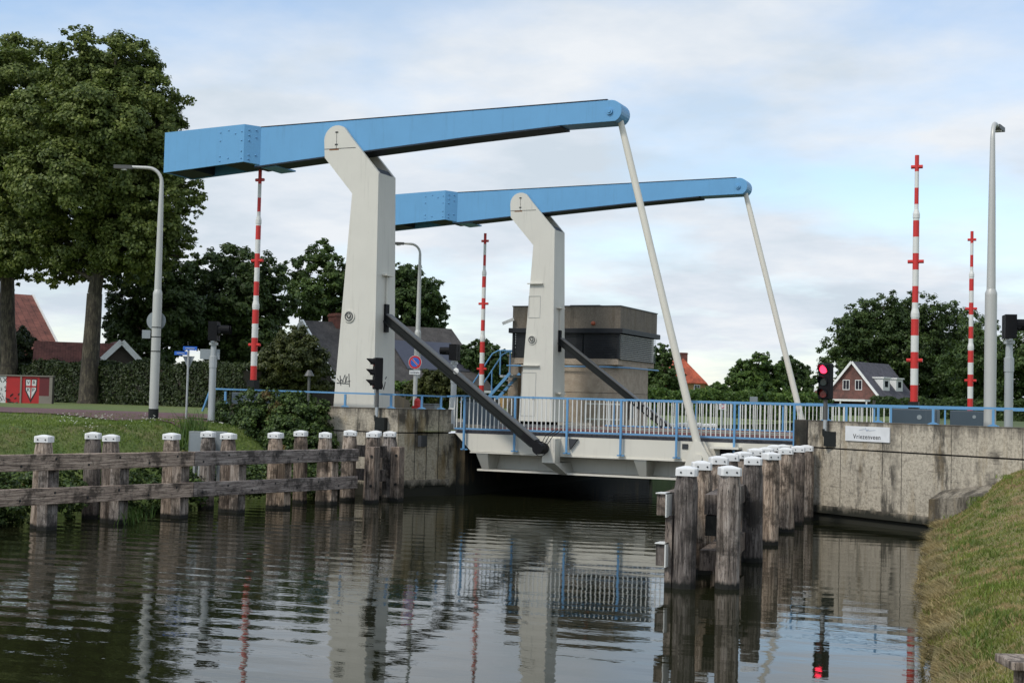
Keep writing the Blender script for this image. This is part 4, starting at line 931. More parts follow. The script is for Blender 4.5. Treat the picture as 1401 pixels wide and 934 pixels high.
# ------------------------------------------------------------------ timber piles
def pile_mesh(seed, z0=-.9, h=2.05, rad=.205, mat='wood'):
    rd = random.Random(seed); n = 14; b = MB(); o = 0
    lv = [(z0, 1.), (.0, 1.02), (.22, .99), (.5, .97), (1.0, .98), (1.45, .98), (1.66, .97), (h - .16, .83)]
    ph = [rd.uniform(-.035, .035) for _ in range(n)]
    for z, k in lv:
        for j in range(n):
            a = 2 * pi * j / n; rr = rad * k * (1 + ph[j] + rd.uniform(-.012, .012)); b.v.append((rr * cos(a), rr * sin(a), z))
    for i in range(len(lv) - 1):
        for j in range(n): b.f.append((i * n + j, i * n + (j + 1) % n, (i + 1) * n + (j + 1) % n, (i + 1) * n + j))
    b.f.append(tuple(range((len(lv) - 1) * n, len(lv) * n))); return b
def cap_mesh(h=2.05, w=.178):
    b = MB(); ch = w * .22
    oc = [(-w, -w + ch), (-w + ch, -w), (w - ch, -w), (w, -w + ch), (w, w - ch), (w - ch, w), (-w + ch, w), (-w, w - ch)]
    for z, k in ((h - .16, 1.), (h - .05, 1.), (h - .03, .97), (h + .005, .25)):
        for x, y in oc: b.v.append((x * k, y * k, z))
    for i in range(3):
        for j in range(8): b.f.append((i * 8 + j, i * 8 + (j + 1) % 8, (i + 1) * 8 + (j + 1) % 8, (i + 1) * 8 + j))
    b.f.append(tuple(range(24, 32))); b.f.append(tuple(range(7, -1, -1))); return b
def bolt_mesh(sx_, h=2.05, w=.178):
    b = MB(); b.disc((sx_ * .085, -w + .002, h - .10), (0, -1, 0), .016, .012, 8)
    return b
PM = [pile_mesh(i) for i in range(5)]
protos = []
for i in range(5):
    e = empty('mooring_pile', (0, 0, 0), 'x', 'pile'); p = PM[i].build('timber', 'wood' if i % 2 else 'woodpale', e, local=True)
    c = cap_mesh().build('cap', 'cap', e, local=True); [bolt_mesh(q).build('bolt', 'bolt', c, local=True) for q in (-1, 1)]; protos.append(e)
used = set(); cnt = 0
def pile(x, y, label, group, dz=0., sc=1., rz=None):
    global cnt
    i = cnt % 5; cnt += 1
    if i in used: e = dup(protos[i])
    else: e = protos[i]; used.add(i)
    e.location = (x, y, dz + random.uniform(-.025, .025)); e.rotation_euler = (random.uniform(-.016, .016), random.uniform(-.016, .016), YAW + random.uniform(-.25, .25) if rz is None else rz); e.scale = (sc, sc, 1)
    tag(e, label, 'pile', group); return e
GL = 'white capped timber piles of the left fender fence'
for i, (x, y) in enumerate([(-21.74, 24.0), (-21.52, 26.03), (-21.32, 28.0), (-21.12, 30.1), (-20.86, 31.9), (-20.62, 34.0)]):
    pile(x, y, '%s front row pile from the left in the left bank timber fence' % ordinal(i), GL)
for i, (x, y) in enumerate([(-22.46, 26.5), (-22.05, 30.5), (-21.3, 33.9)]):
    pile(x, y, ['back row pile behind the second and third', 'back row pile beside the small grey cabinets', 'back row pile nearest the left abutment'][i] + ' in the left bank timber fence' * (i == 0), GL)
GM = 'timber piles clustered at the foot of the left abutment'
for (x, y), lb in zip([(-20.80, 35.7), (-20.62, 37.0), (-20.05, 35.75), (-19.98, 36.75)], ['brown pile touching the end of the long timber rails by the left abutment', 'capped pile half hidden behind others below the side on canal signal', 'thick pale pile in the middle of the cluster by the left abutment', 'right hand pile of the cluster against the left abutment nose']):
    pile(x, y, lb, GM, sc=1.08)
GR = 'white capped timber piles of the right hand dolphin row'
rowA = [(-6.66, 22.6), (-6.98, 24.7), (-7.2, 26.6), (-7.52, 28.8), (-7.78, 31.0), (-7.98, 32.9), (-8.22, 35.0), (-8.42, 36.9), (-8.4, 37.9)]
for i, (x, y) in enumerate(rowA):
    pile(x, y, '%s pile from the front in the canal side line of the right dolphin row' % ordinal(i), GR)
rowB = [(-6.02, 23.0), (-6.62, 27.2), (-7.12, 30.8), (-7.5, 34.2), (-7.72, 36.4), (-7.82, 38.1)]
for i, (x, y) in enumerate(rowB):
    pile(x, y, '%s pile from the front in the bank side line of the right dolphin row' % ordinal(i), GR)
GF = 'white capped piles beyond the far side of the bridge'
for i in range(8):
    p = atD(911 + i * 9.2, 579, 66 + .6 * i); pile(p.x, p.y, '%s small white capped pile from the left seen through the railings beyond the deck' % ordinal(i), GF, dz=.12)
# left fence rails and fender posts
def RX(y): return -21.10 + (y - 23) * .083
r = empty('timber_fence_rails', (RX(28), 28, 0), 'two long weathered horizontal timber rails bolted along the left pile row', 'timber rails')
for za, zb_ in ((1.50, 1.385), (.785, .60)):
    for ya, yb in ((12.5, 20.4), (20.42, 27.98), (28.0, 34.95)):
        f = lambda y: za + (zb_ - za) * (y - 21.6) / 13.4
        ext = .0
        b = MB(); b.bar((RX(ya), ya, f(ya)), (RX(yb), yb, f(yb)), .17, .35); rl = b.build('rail', 'railwood', r, bevel=.015)
        b = MB(); y = ya + .3; k = 0
        while y < yb:
            x = RX(y) + .085; z = f(y) + (.07 if k % 2 else -.07); b.disc((x, y, z), (1, 0, 0), .028, .012, 8); y += .95; k += 1
        b.build('bolt', 'bolt', rl)
for i, y in enumerate([23.72, 25.85, 27.9, 30.05, 31.95, 34.1]):
    b = MB(); x = RX(y) - .25; b.box((x - .14, y - .17, -.8), (x + .145, y + .17, 1.5)); o = b.build('fender_post', 'woodpale', bevel=.02)
    tag(o, '%s square fender post from the left behind the left bank timber rails' % ordinal(i), 'post', 'square fender posts behind the left rails')
for i, (x, y, zt) in enumerate([(-19.78, 35.35, 1.62), (-19.62, 36.55, 1.60)]):
    b = MB(); b.box((x - .15, y - .17, -.8), (x + .15, y + .17, zt)); o = b.build('fender_post', 'wood', bevel=.02)
    b = MB()
    for z in (.5, 1.35): b.disc((x + .05, y - .17, z), (0, -1, 0), .04, .03, 10)
    b.build('bolt', 'bolt', o)
    tag(o, ['short grey fender post bolted to the thick middle pile of the cluster', 'short dark fender post on the right edge of the cluster by the abutment'][i], 'post', 'short fender posts on the left cluster')
b = MB()
for z in (1.45, .75): b.box((-20.9, 36.15, z - .17), (-19.9, 36.4, z + .17))
tag(b.build('cross_timbers', 'wood'), 'dark cross timbers between the piles of the left cluster', 'timber')
# right dolphin walings
def RXr(y): return -7.02 - (y - 22.6) * .118
r = empty('dolphin_walings', (RXr(22.3), 22.3, 0), 'heavy timber walings on the canal side of the right pile row with pale end plates', 'timber rails')
for z in (1.38, .55):
    b = MB(); b.bar((RXr(22.35), 22.35, z), (RXr(38), 38, z), .16, .36); w_ = b.build('waling', 'wood', r, bevel=.01)
    b = MB(); x = RXr(22.35); b.box((x + .084, 22.30, z - .20), (x + .105, 22.60, z + .20)); b.box((x - .09, 22.3, z + .183), (x + .105, 22.6, z + .20)); b.build('end_plate', 'rwhite', w_)
b = MB(); x = RXr(22.6) + .13; b.box((x - .06, 22.45, -.8), (x + .06, 22.7, 1.2)); b.build('spacer', 'wood', r)
r = empty('dolphin_cross_timbers', (-6.4, 23.6, 0), 'mossy stacked cross timbers wedged between the two lines of right hand piles', 'timber')
b = MB(); b.bar((-6.33, 23.25, 1.36), (-6.9, 27, 1.36), .34, .34); b.build('timber', 'wood', r)
b = MB(); b.bar((-6.33, 23.25, 1.0), (-6.85, 26.6, 1.0), .30, .34); b.build('timber', 'concdark', r)
b = MB(); b.bar((-6.36, 23.15, .42), (-6.9, 27, .42), .36, .34); b.build('timber', 'wood', r)

# grey cabinets behind the fence
p = atD(272, 600, 37); r = empty('small_cabinet', (p.x, p.y, 1.0), 'pair of small grey metal cabinets on legs behind the left timber fence', 'cabinet')
for k, (dx, dd) in enumerate(((0, 0), (.42, .35))):
    c = Vector((p.x, p.y, 1.72)) + R0 * dx - vw * dd
    b = MB(); b.bar(c - R0 * .24, c + R0 * .24, .25, .62); bx = b.build('cabinet_box', 'greycab', r, bevel=.015)
    b = MB(); cz_ = c + vw * .128; b.bar(cz_ - R0 * .20 , cz_ + R0 * .20, .01, .52); b.build('door_panel', 'signback', bx)
    for q in (-.1, .06): b = MB(); b.box((c.x + q, c.y - .08, .5), (c.x + q + .06, c.y + .02, 1.42)); b.build('leg', 'galv', bx)
# red post and low grey box on left approach
p = atD(571, 545, 46.5); b = MB(); b.tube([(p.x, p.y, 2.1), (p.x, p.y, 2.98), (p.x, p.y, 3.06)], [.11, .11, .05], 12); b.box((p.x - .13, p.y - .13, 2.55), (p.x + .13, p.y + .13, 2.8)); tag(b.build('hydrant_post', 'red'), 'short red post just right of the no parking sign pole', 'post')
p = atD(587, 557, 47); b = MB(); b.box((p.x - .3, p.y - .2, 2.05), (p.x + .3, p.y + .2, 2.85)); b.box((p.x - .33, p.y - .23, 2.85), (p.x + .33, p.y + .23, 2.88)); tag(b.build('ground_box', 'greycab', bevel=.01), 'low grey service box behind the left abutment rail', 'cabinet')
# bollard lights left of mast
p = atD(423, 515, 60); b = MB(); b.tube([(p.x, p.y, 2.2), (p.x, p.y, 3.9)], .06, 8); b.tube([(p.x, p.y, 3.9), (p.x, p.y, 4.15)], [.22, .08], 10); tag(b.build('garden_lamp', 'strutedge'), 'small garden lamp post in front of the dark roofed house', 'lamp')
# cabinet seen through deck railing near middle boom, traffic sign etc
p = atD(1003, 560, 58)
def small_sign(px, py, D, zb, w, h, label, mat='signwhite'):
    p = atD(px, py, D); r = empty('small_sign', (p.x, p.y, zb), label, 'sign')
    b = MB(); b.tube([(p.x, p.y, zb), (p.x, p.y, p.z)], .035, 8); b.build('pole', 'galv', r)
    c = Vector((p.x, p.y, p.z)) + vw * .05; b = MB(); b.bar(c - R0 * w / 2, c + R0 * w / 2, .02, h); b.build('plate', mat, r); return r, c
r, c = small_sign(988, 555, 60, 2.0, .30, .32, 'small white square sign with a red ring seen through the deck railings')
b = MB(); b.tube([c + vw * .02 + R0 * .09 * cos(a) + Vector((0, 0, .09 * sin(a))) for a in [i * pi / 8 for i in range(17)]], .014, 6, False); b.build('red_ring', 'signred', r)
small_sign(1031, 546, 75, 2.0, .42, .28, 'small grey panel on a post rising above the railing in the field', 'signback')

# ------------------------------------------------------------------ control house
r = empty('control_house', (-22.3, 59.6, 2.0), 'brown concrete bridge control house with dark shuttered windows', 'building')
X0, X1, Y0, Y1 = -24.95, -19.85, 57.0, 62.2
def rrect(x0, x1, y0, y1, rr, n=6):
    P = []
    for cx, cy, a0 in ((x1 - rr, y0 + rr, -90), (x1 - rr, y1 - rr, 0), (x0 + rr, y1 - rr, 90), (x0 + rr, y0 + rr, 180)):
        for k in range(n + 1): a = math.radians(a0 + 90 * k / n); P.append((cx + rr * cos(a), cy + rr * sin(a)))
    return P
b = MB(); b.prism(rrect(X0 + .1, X1 - .08, Y0 + .1, Y1 - .1, 1.0), 'Z', 2.0, 3.48); b.prism(rrect(X0 + .1, X1 - .08, Y0 + .1, Y1 - .1, 1.0), 'Z', 3.50, 4.72); b.build('lower_wall', 'gravelconc', r)
b = MB(); b.prism(rrect(X0 + .16, X1 - .14, Y0 + .16, Y1 - .16, 1.0), 'Z', 3.47, 3.52); b.build('joint', 'dark', r)
b = MB(); b.box((X0 + .1, Y0 + .06, 4.72), (X1 - .08, Y1 - .1, 4.98)); b.build('window_sill', 'gravelconc', r)
b = MB(); b.box((X0, Y0, 6.28), (X1, Y1, 7.26)); b.build('parapet', 'housetop', r)
b = MB(); b.box((X0 - .03, Y0 - .03, 7.26), (X1 + .03, Y1 + .03, 7.30)); b.build('coping', 'dark', r)
b = MB(); b.box((X0 - .14, Y0 - .14, 6.08), (X1 + .14, Y1 + .14, 6.30)); b.build('shutter_box', 'shutter', r, bevel=.02)
b = MB(); b.box((X0 + .12, Y0 + .12, 4.98), (X1 - .1, Y1 - .12, 6.08)); b.build('window_glass', 'glass', r)
for k in range(3):
    xa = X0 + .05 + k * 1.68; b = MB()
    for z in np.arange(5.0, 6.07, .075): b.box((xa + .02, Y0 + .03, z), (xa + 1.62, Y0 + .09, z + .055))
    b.build('shutter', 'shutter', r)
b = MB(); z = 4.98
while z < 6.06: b.hexa([(X1 - .06, Y0 + .12, z), (X1 + .02, Y0 + .12, z - .02), (X1 + .02, Y1 - .15, z - .02), (X1 - .06, Y1 - .15, z), (X1 - .06, Y0 + .12, z + .02), (X1 + .02, Y0 + .12, z + .0), (X1 + .02, Y1 - .15, z + .0), (X1 - .06, Y1 - .15, z + .02)]); z += .085
b.build('blind', 'cabinet', r)
b = MB(); b.box((X1 - .12, Y0 + .0, 4.98), (X1 - .03, Y0 + .12, 6.08)); b.box((X0, Y0 + .0, 4.98), (X0 + .1, Y0 + .12, 6.08)); b.build('corner_frame', 'shutter', r)
b = MB(); zz_ = 4.62; b.tube([(X0 - .2, Y0 - .1, zz_), (X1 - .9, Y0 - .1, zz_), (X1 - .2, Y0 + .25, zz_), (X1 + .12, Y0 + 1.0, zz_), (X1 + .14, Y1 - .1, zz_)], .035, 8); b.build('handrail', 'bluerail', r)
b = MB(); b.box((-22.6, 58, 7.30), (-21.2, 59.5, 7.40)); b.build('roof_hatch', 'strutedge', r)
b = MB(); b.dome((-21.1, Y0 - .01, 6.52), (0, -1, 0), .10, .16, 12); b.build('warning_lamp', plain('orange_lamp', (.38, .10, .05), .3), r)
b = MB(); b.tube([(X0 - .05, Y0 + .1, 6.7), (X0 - .15, Y0 - .02, 6.6)], .03, 6); b.bar((X0 + .12, Y0 - .15, 6.70), (X0 - .35, Y0 - .35, 6.48), .14, .13); b.box((X0 - .02, Y0 - .2, 6.62), (X0 + .06, Y0, 6.7)); b.build('security_camera', 'rwhite', r)
b = MB(); b.box((X1 + .01, 58.5, 2.4), (X1 + .05, 58.9, 3.3)); b.build('meter_box', 'greycab', r)
# white frame rail at the house foot
r = empty('white_rack', (-20.4, 56.2, 2.05), 'low white tubular frame in front of the control house wall', 'frame')
b = MB()
for z in (2.35, 3.0): b.tube([(-21.1, 56.2, z), (-19.4, 56.2, z)], .03, 6)
for x in (-21.1, -20.5, -20.0, -19.4): b.tube([(x, 56.2, 2.05), (x, 56.2, 3.0)], .025, 6)
b.build('frame', 'rwhite', r)
# stair left of the house
r = empty('stair', (-26.3, 58, 2.05), 'steel stair with blue handrails leading up to the control house door', 'stairs')
b = MB()
for y in (57.2, 58.3): b.bar((-27.2, y, 2.05), (-25.1, y, 4.3), .04, .13)
b.build('stringer', 'bluerail', r)
b = MB()
for k in range(9): b.box((-27.0 + k * .22, 57.22, 2.3 + k * .235), (-26.72 + k * .22, 58.28, 2.33 + k * .235))
b.build('tread', 'galv', r)
for y in (57.2, 58.3):
    b = MB(); b.tube([(-27.55, y, 2.9), (-26.0, y, 5.15), (-25.7, y, 5.3), (-24.9, y, 5.3)], .034, 8)
    for x, z in ((-26.5, 4.4), (-25.6, 5.28)): b.tube([(x, y, z - 1.3 if x < -26 else 4.2), (x, y, z)], .035, 6)
    b.build('handrail', 'bluerail', r)
b = MB(); b.box((-25.7, 57.4, 4.1), (-24.96, 58.6, 4.2)); b.build('landing', 'galv', r)
b = MB(); b.box((-25.85, 58.7, 2.05), (-25.35, 59.3, 5.1)); b.box((-25.9, 58.65, 5.1), (-25.3, 59.35, 5.16)); tag(b.build('concrete_pillar', 'gravelconc'), 'square brown concrete pillar behind the blue stair', 'pillar')
p = atD(660, 575, 52); r = empty('switch_cabinet', (p.x, p.y, 2.05), 'blue grey electrical cabinet behind the deck railing under the middle boom', 'cabinet')
b = MB(); b.box((p.x - .6, p.y - .3, 2.05), (p.x + .6, p.y + .3, 2.95)); b.build('body', 'cabinet', r, bevel=.02)
for s in (-1, 1): b = MB(); b.box((p.x + s * .3 - .27, p.y - .315, 2.12), (p.x + s * .3 + .27, p.y - .302, 2.88)); b.build('door', 'cabinet', r)
# orange tarp-like boat roof
p = atD(678, 552, 90)

# ------------------------------------------------------------------ bench at lower right
p = atD(1385, 905, 9.3); r = empty('bench', (p.x, p.y, 1.0), 'corner of a low wooden bench on the grass at the bottom right', 'bench')
gx = R0
b = MB(); c = Vector((p.x, p.y, p.z)); b.bar(c - gx * .06 + vw * 0, c + gx * 1.5, .34, .055); b.build('seat', 'woodpale', r, bevel=.006)
b = MB()
for s in (.07, 1.2): q = c + gx * s; b = MB(); b.box((q.x - .05, q.y - .12, c.z - .5), (q.x + .05, q.y + .12, c.z - .028)); b.build('leg', 'woodpale', r)

# ------------------------------------------------------------------ houses
def house(name, loc, rz, w, l, hw, hr, wallm, roofm, label, trim=True, gable_front=True, over=.35, chim=None, windows=(), dormers=(), hip=False):
    """local frame: gable faces -y, ridge along y; w across x"""
    r = empty(name, loc, label, 'house', None, rz)
    b = MB(); P = [(-w / 2, 0), (w / 2, 0), (w / 2, hw), (0, hr), (-w / 2, hw)]
    sl = (hr - hw) / (w / 2); hy = 2.4 if hip else 0; z1 = hw + .4 * (hr - hw); x1 = (hr - z1) / sl
    b.prism(P, 'Y', hy, l)
    if hip: b.prism([(-w / 2, 0), (w / 2, 0), (w / 2, hw), (x1, z1), (-x1, z1), (-w / 2, hw)], 'Y', 0, hy - .002)
    b.build('wall', wallm, r, local=True)
    if hip:
        a = [(0, hy - over, hr + .05), (x1 + .2, -over, z1 - .1), (-x1 - .2, -over, z1 - .1)]
        b = MB(); b.add(a + [(x, y, z + .14) for x, y, z in a], [(0, 2, 1), (3, 4, 5), (0, 1, 4, 3), (1, 2, 5, 4), (2, 0, 3, 5)]); b.build('hip', roofm, r, local=True)
    for s in (-1, 1):
        b = MB(); e = w / 2 + over; ze = hw - sl * over
        a = ([(0, hy - over, hr + .06), (s * (x1 + .2), -over, z1 - .1)] if hip else [(0, -over, hr + .06)]) + [(s * e, -over, ze + .06), (s * e, l + over, ze + .06), (0, l + over, hr + .06)]
        n = len(a); b.add(a + [(x, y, z + .16) for x, y, z in a], [tuple(range(n)), tuple(range(n, 2 * n))] + [(i, (i + 1) % n, (i + 1) % n + n, i + n) for i in range(n)])
        ro = b.build('roof', roofm, r, local=True)
        if trim:
            b = MB(); b.bar((s * .02, -over - .06, hr + .13), (s * e, -over - .06, ze + .13), .13, .34); b.bar((s * e + s * .03, -over, ze + .08), (s * e + s * .03, l + over, ze + .08), .06, .16); b.build('bargeboard', 'wtrim', ro, local=True)
        if chim and chim[0] == s:
            _, cx, cy, ch, cw = chim; b = MB(); b.box((cx - cw / 2, cy - cw / 2, hr - .8), (cx + cw / 2, cy + cw / 2, hr + ch)); b.box((cx - cw / 2 - .06, cy - cw / 2 - .06, hr + ch - .2), (cx + cw / 2 + .06, cy + cw / 2 + .06, hr + ch - .1)); b.build('chimney', 'brick', ro, local=True)
    for (face, u, z, ww, wh) in windows:
        b = MB()
        if face == 'F': bb = ((u - ww / 2, -.05, z), (u + ww / 2, .02, z + wh)); gb = [((u - ww / 2 + .09 + k * (ww - .1) / 2, -.065, z + .1), (u - ww / 2 + .05 + (k + 1) * (ww - .1) / 2 - .03, -.04, z + wh - .1)) for k in (0, 1)]
        else:
            s = 1 if face == 'R' else -1
            bb = ((s * (w / 2 - .02), u - ww / 2, z), (s * (w / 2 + .05), u + ww / 2, z + wh)); gb = [((s * (w / 2 + .04), u - ww / 2 + .09 + k * (ww - .1) / 2, z + .1), (s * (w / 2 + .065), u - ww / 2 + .05 + (k + 1) * (ww - .1) / 2 - .03, z + wh - .1)) for k in (0, 1)]
        b.box(*bb); f = b.build('window', 'wtrim', r, local=True)
        b = MB(); [b.box(*q) for q in gb]; b.build('pane', 'glass', f, local=True)
    for (s, cy, z0, z1, dw) in dormers:
        x0 = (hr - z0) / sl; x1 = (hr - z1) / sl
        b = MB(); b.prism([(s * x0, z0), (s * x0, z1), (s * x1, z1)], 'Y', cy - dw / 2, cy + dw / 2); d = b.build('dormer', 'wtrim', r, local=True)
        b = MB(); b.box((s * (x1 - .2), cy - dw / 2 - .15, z1), (s * (x0 + .2), cy + dw / 2 + .15, z1 + .22)); b.build('dormer_roof', 'wtrim', d, local=True)
        b = MB(); b.box((s * (x0 + .0), cy - dw / 2 + .6, z0 + .75), (s * (x0 + .04), cy + dw / 2 - .6, z1 - .35)); b.build('dormer_window', 'glass', d, local=True)
    return r
def hdir(px): d = ray(px, 540); return math.atan2(d.y, d.x) - pi / 2
# brown brick house to the right, gable towards us, right slope with dormers visible
p = atD(1166, 545, 205)
hE = house('brick_house', (p.x, p.y, 2.0), hdir(1166) - math.radians(27), 9.0, 11.5, 2.7, 7.9, 'brick', 'slate', 'brown brick house with white bargeboards and two white dormers under the large tree',
      windows=(('F', -1.0, 3.9, 1.1, 1.5), ('F', 1.0, 3.9, 1.1, 1.5), ('R', 2.2, 1.0, 1.2, 1.8), ('R', 5., 1.0, 1.2, 1.8)), dormers=((1, 3.6, 3.7, 5.7, 2.2), (1, 8.0, 3.7, 5.7, 2.2)))
b = MB(); b.box((-9., -4.0, 2.2), (4.0, -.08, 2.5)); pr = b.build('veranda_roof', 'wtrim', hE, local=True)
b = MB(); [b.box((x, -3.9, .0), (x + .16, -3.7, 2.2)) for x in (-8.8, -4, 0, 4.1)]; b.build('veranda_post', 'wtrim', pr, local=True)
b = MB(); [b.box((x - .5, -.1, .4), (x + .5, -.05, 2.0)) for x in (-3, -.5, 2.2)]; b.build('ground_floor_window', 'glass', hE, local=True)
b = MB(); b.prism([(-9.4, 2.1), (-4.6, 2.1), (-7.0, 3.9)], 'Y', 2.0, 6.0); b.build('annex_gable', 'brick', hE, local=True)
b = MB(); b.bar((-9.6, 1.95, 2.1), (-7.0, 1.95, 4.0), .1, .3); b.bar((-7.0, 1.95, 4.0), (-4.4, 1.95, 2.1), .1, .3); b.build('annex_bargeboard', 'wtrim', hE, local=True)
# orange roofed house in the middle distance
p = atD(941, 545, 190)
house('orange_roofed_house', (p.x, p.y, 2.0), hdir(941) + math.radians(22), 8.0, 9.0, 2.0, 7.3, 'yellowbrick', 'orangeroof', 'ochre house with bright orange roof and brick chimney behind the lifting rod', trim=False, hip=True,
      chim=(1, .2, 2.6, 1.0, 1.0), windows=(('F', -1.0, 2.5, .9, 1.4), ('F', 1.3, 2.5, .9, 1.4)))
# red roofs behind the middle trees
p = atD(712, 530, 150)
house('red_roofed_house', (p.x, p.y, 2.0), hdir(712) + math.radians(65), 8.0, 12.0, 2.4, 5.6, 'yellowbrick', 'orangeroof', 'low house with a red tiled roof between the middle boom and rear mast', trim=False)
p = atD(681, 550, 110); house('garden_shed', (p.x, p.y, 2.0), hdir(681) + math.radians(90), 4.0, 5.0, 1.6, 2.35, 'darkwall', 'orangeroof', 'tiny orange roofed shed seen just above the railing beside the middle boom', trim=False)
# dark roofed house behind the near mast: ridge across the view
p = atD(447, 545, 92); th = hdir(447)
hC = house('dark_roofed_house', (p.x, p.y, 2.2), th + math.radians(-64) , 10.5, 10.5, 1.7, 5.6, 'darkwall', 'darkroof', 'old low house with a big dark tiled roof behind the near mast', over=.5,
      chim=(1, .0, 2.3, .8, 1.25), windows=(('R', 3.0, .3, 1.6, 1.3), ('R', 6.8, .3, 1.6, 1.3)))
hC.location = (p.x - 1.2, p.y - .5, 2.2)
sl = 3.9 / 5.25
b = MB(); b.hexa([(1.6, 5.2, 5.6 - 1.6 * sl + .26), (4.2, 5.2, 5.6 - 4.2 * sl + .26), (4.2, 10.0, 5.6 - 4.2 * sl + .26), (1.6, 10.0, 5.6 - 1.6 * sl + .26), (1.6, 5.2, 5.6 - 1.6 * sl + .34), (4.2, 5.2, 5.6 - 4.2 * sl + .34), (4.2, 10.0, 5.6 - 4.2 * sl + .34), (1.6, 10.0, 5.6 - 1.6 * sl + .34)]); b.build('solar_panel', 'solar', hC, local=True)
# left: barn with large red roof, lower building with white gable
p = atD(33, 540, 106); house('red_roofed_barn', (p.x, p.y, 2.25), hdir(33) + math.radians(110), 14, 15, 2.8, 7.75, 'darkwall', 'redroof', 'tall red tiled roof with a white verge at the left edge behind the lime trunks', over=.3)
p = atD(163, 540, 90); house('white_gabled_annex', (p.x, p.y, 2.25), hdir(163) + math.radians(8), 1.9, 5, 2.9, 3.85, 'darkwall', 'redroof', 'small white edged gable peeping over the dark hedge', over=.25)
p = atD(152, 540, 92); house('low_red_roofed_building', (p.x, p.y, 2.25), hdir(120) + math.radians(90), 5, 4.6, 1.7, 3.7, 'darkwall', 'redroof', 'low building with a brownish red tiled roof between the lime tree trunks', trim=False)
# graffiti wall
p = atD(20, 550, 76); fr = Vector((R0.x, R0.y, 0)); gf = vw
r = empty('graffiti_wall', (p.x, p.y, 2.25), 'low concrete enclosure with red and white graffiti and a painted shield', 'wall')
o = Vector((p.x, p.y, 0)); zb, zt = 2.22, 3.72
def gpx(px): return (px - 20) * 76 / FPX
def gbox(b, x0, x1, z0, z1, d0, d1):
    P = [o + fr * x0 + gf * d0, o + fr * x1 + gf * d0, o + fr * x1 + gf * d1, o + fr * x0 + gf * d1]; b.hexa([(q.x, q.y, z0) for q in P] + [(q.x, q.y, z1) for q in P]); return b
gbox(MB(), -3, gpx(71), zb - .2, zt, -.3, 0).build('wall', 'darkwall', r)
gbox(MB(), -3.1, gpx(71.5), zt, zt + .06, -.35, .08).build('coping', 'greywall', r)
gbox(MB(), -3, gpx(7.5), zb, zt - .02, 0, .01).build('white_paint_area', 'gwhite', r)
gbox(MB(), gpx(7.5), gpx(27), zb, zt - .02, 0, .012).build('red_paint_area', 'gred', r)
gbox(MB(), gpx(29), gpx(53), zb, zt - .02, 0, .012).build('red_paint_area', 'gred', r)
gbox(MB(), gpx(53), gpx(67), zb + .45, zt - .02, 0, .011).build('dark_red_paint_area', 'gdred', r)
gbox(MB(), gpx(53), gpx(67), zb, zb + .45, 0, .012).build('bare_patch', 'greywall', r)
b = MB(); gbox(b, gpx(27), gpx(29.2), zb - .1, zt, 0, .06); b.build('concrete_post', 'greywall', r)
b = MB(); gbox(b, gpx(67), gpx(71), zb - .1, zt - .02, 0, .06); b.build('concrete_post', 'greywall', r)
def gpoly(pts, mat, name, d):
    b = MB(); q = [o + fr * x + gf * d + Vector((0, 0, z)) for x, z in pts]; q2 = [v - gf * .004 for v in q]; n = len(q)
    b.add(q + q2, [tuple(range(n)), tuple(range(2 * n - 1, n - 1, -1))] + [(i, i + n, (i + 1) % n + n, (i + 1) % n) for i in range(n)]); return b.build(name, mat, r)
sxc = gpx(41.8); kx, kz = 1.33, 1.27
def SP(pts): return [(sxc + a * kx, (zt - c * kz) if c > -5 else zb + .05) for a, c in pts]
gpoly(SP([(-.25, .1), (.25, .1), (.24, .62), (0, 1.13), (-.24, .62)]), 'gblack', 'shield_outline', .018)
gpoly(SP([(-.21, .15), (.21, .15), (.20, .58), (0, .99), (-.20, .58)]), 'gwhite', 'shield', .024)
gpoly(SP([(-.035, .13), (.035, .13), (.02, 1.0), (-.02, 1.0)]), 'gred', 'shield_cross', .030)
gpoly(SP([(-.21, .40), (.21, .40), (.20, .47), (-.20, .47)]), 'gred', 'shield_cross', .0305)
for ch, dx, dz in (('V', -.12, .27), ('R', .12, .27), ('K', -.10, .58), ('P', .10, .58)):
    text(ch, .27, o + fr * (sxc + dx * kx) + gf * .03 + Vector((0, 0, zt - dz * kz)), fr, (0, 0, 1), 'gblack', r, name='painted_letter', ext=.002)
text('AX', .38, o + fr * gpx(2.5) + gf * .016 + Vector((0, 0, zt - .25)), fr, (0, 0, 1), 'gblack', r, name='painted_letter', ext=.002)
b = MB(); rd = random.Random(4)
for k in range(16):
    x, z = gpx(rd.uniform(-2, 7)), rd.uniform(zb + .05, zt - .4); q = o + fr * x + gf * .016 + Vector((0, 0, z)); b.tube([q, q + fr * rd.uniform(-.1, .1) + Vector((0, 0, rd.uniform(-.12, .12)))], .02, 5)
for k in range(10):
    x, z = gpx(rd.uniform(9, 26)), rd.uniform(zb + .02, zb + .5); q = o + fr * x + gf * .016 + Vector((0, 0, z)); b.tube([q, q + fr * rd.uniform(-.2, .2) + Vector((0, 0, rd.uniform(-.1, .1)))], .035, 5)
b.build('spray_marks', 'gblack', r)

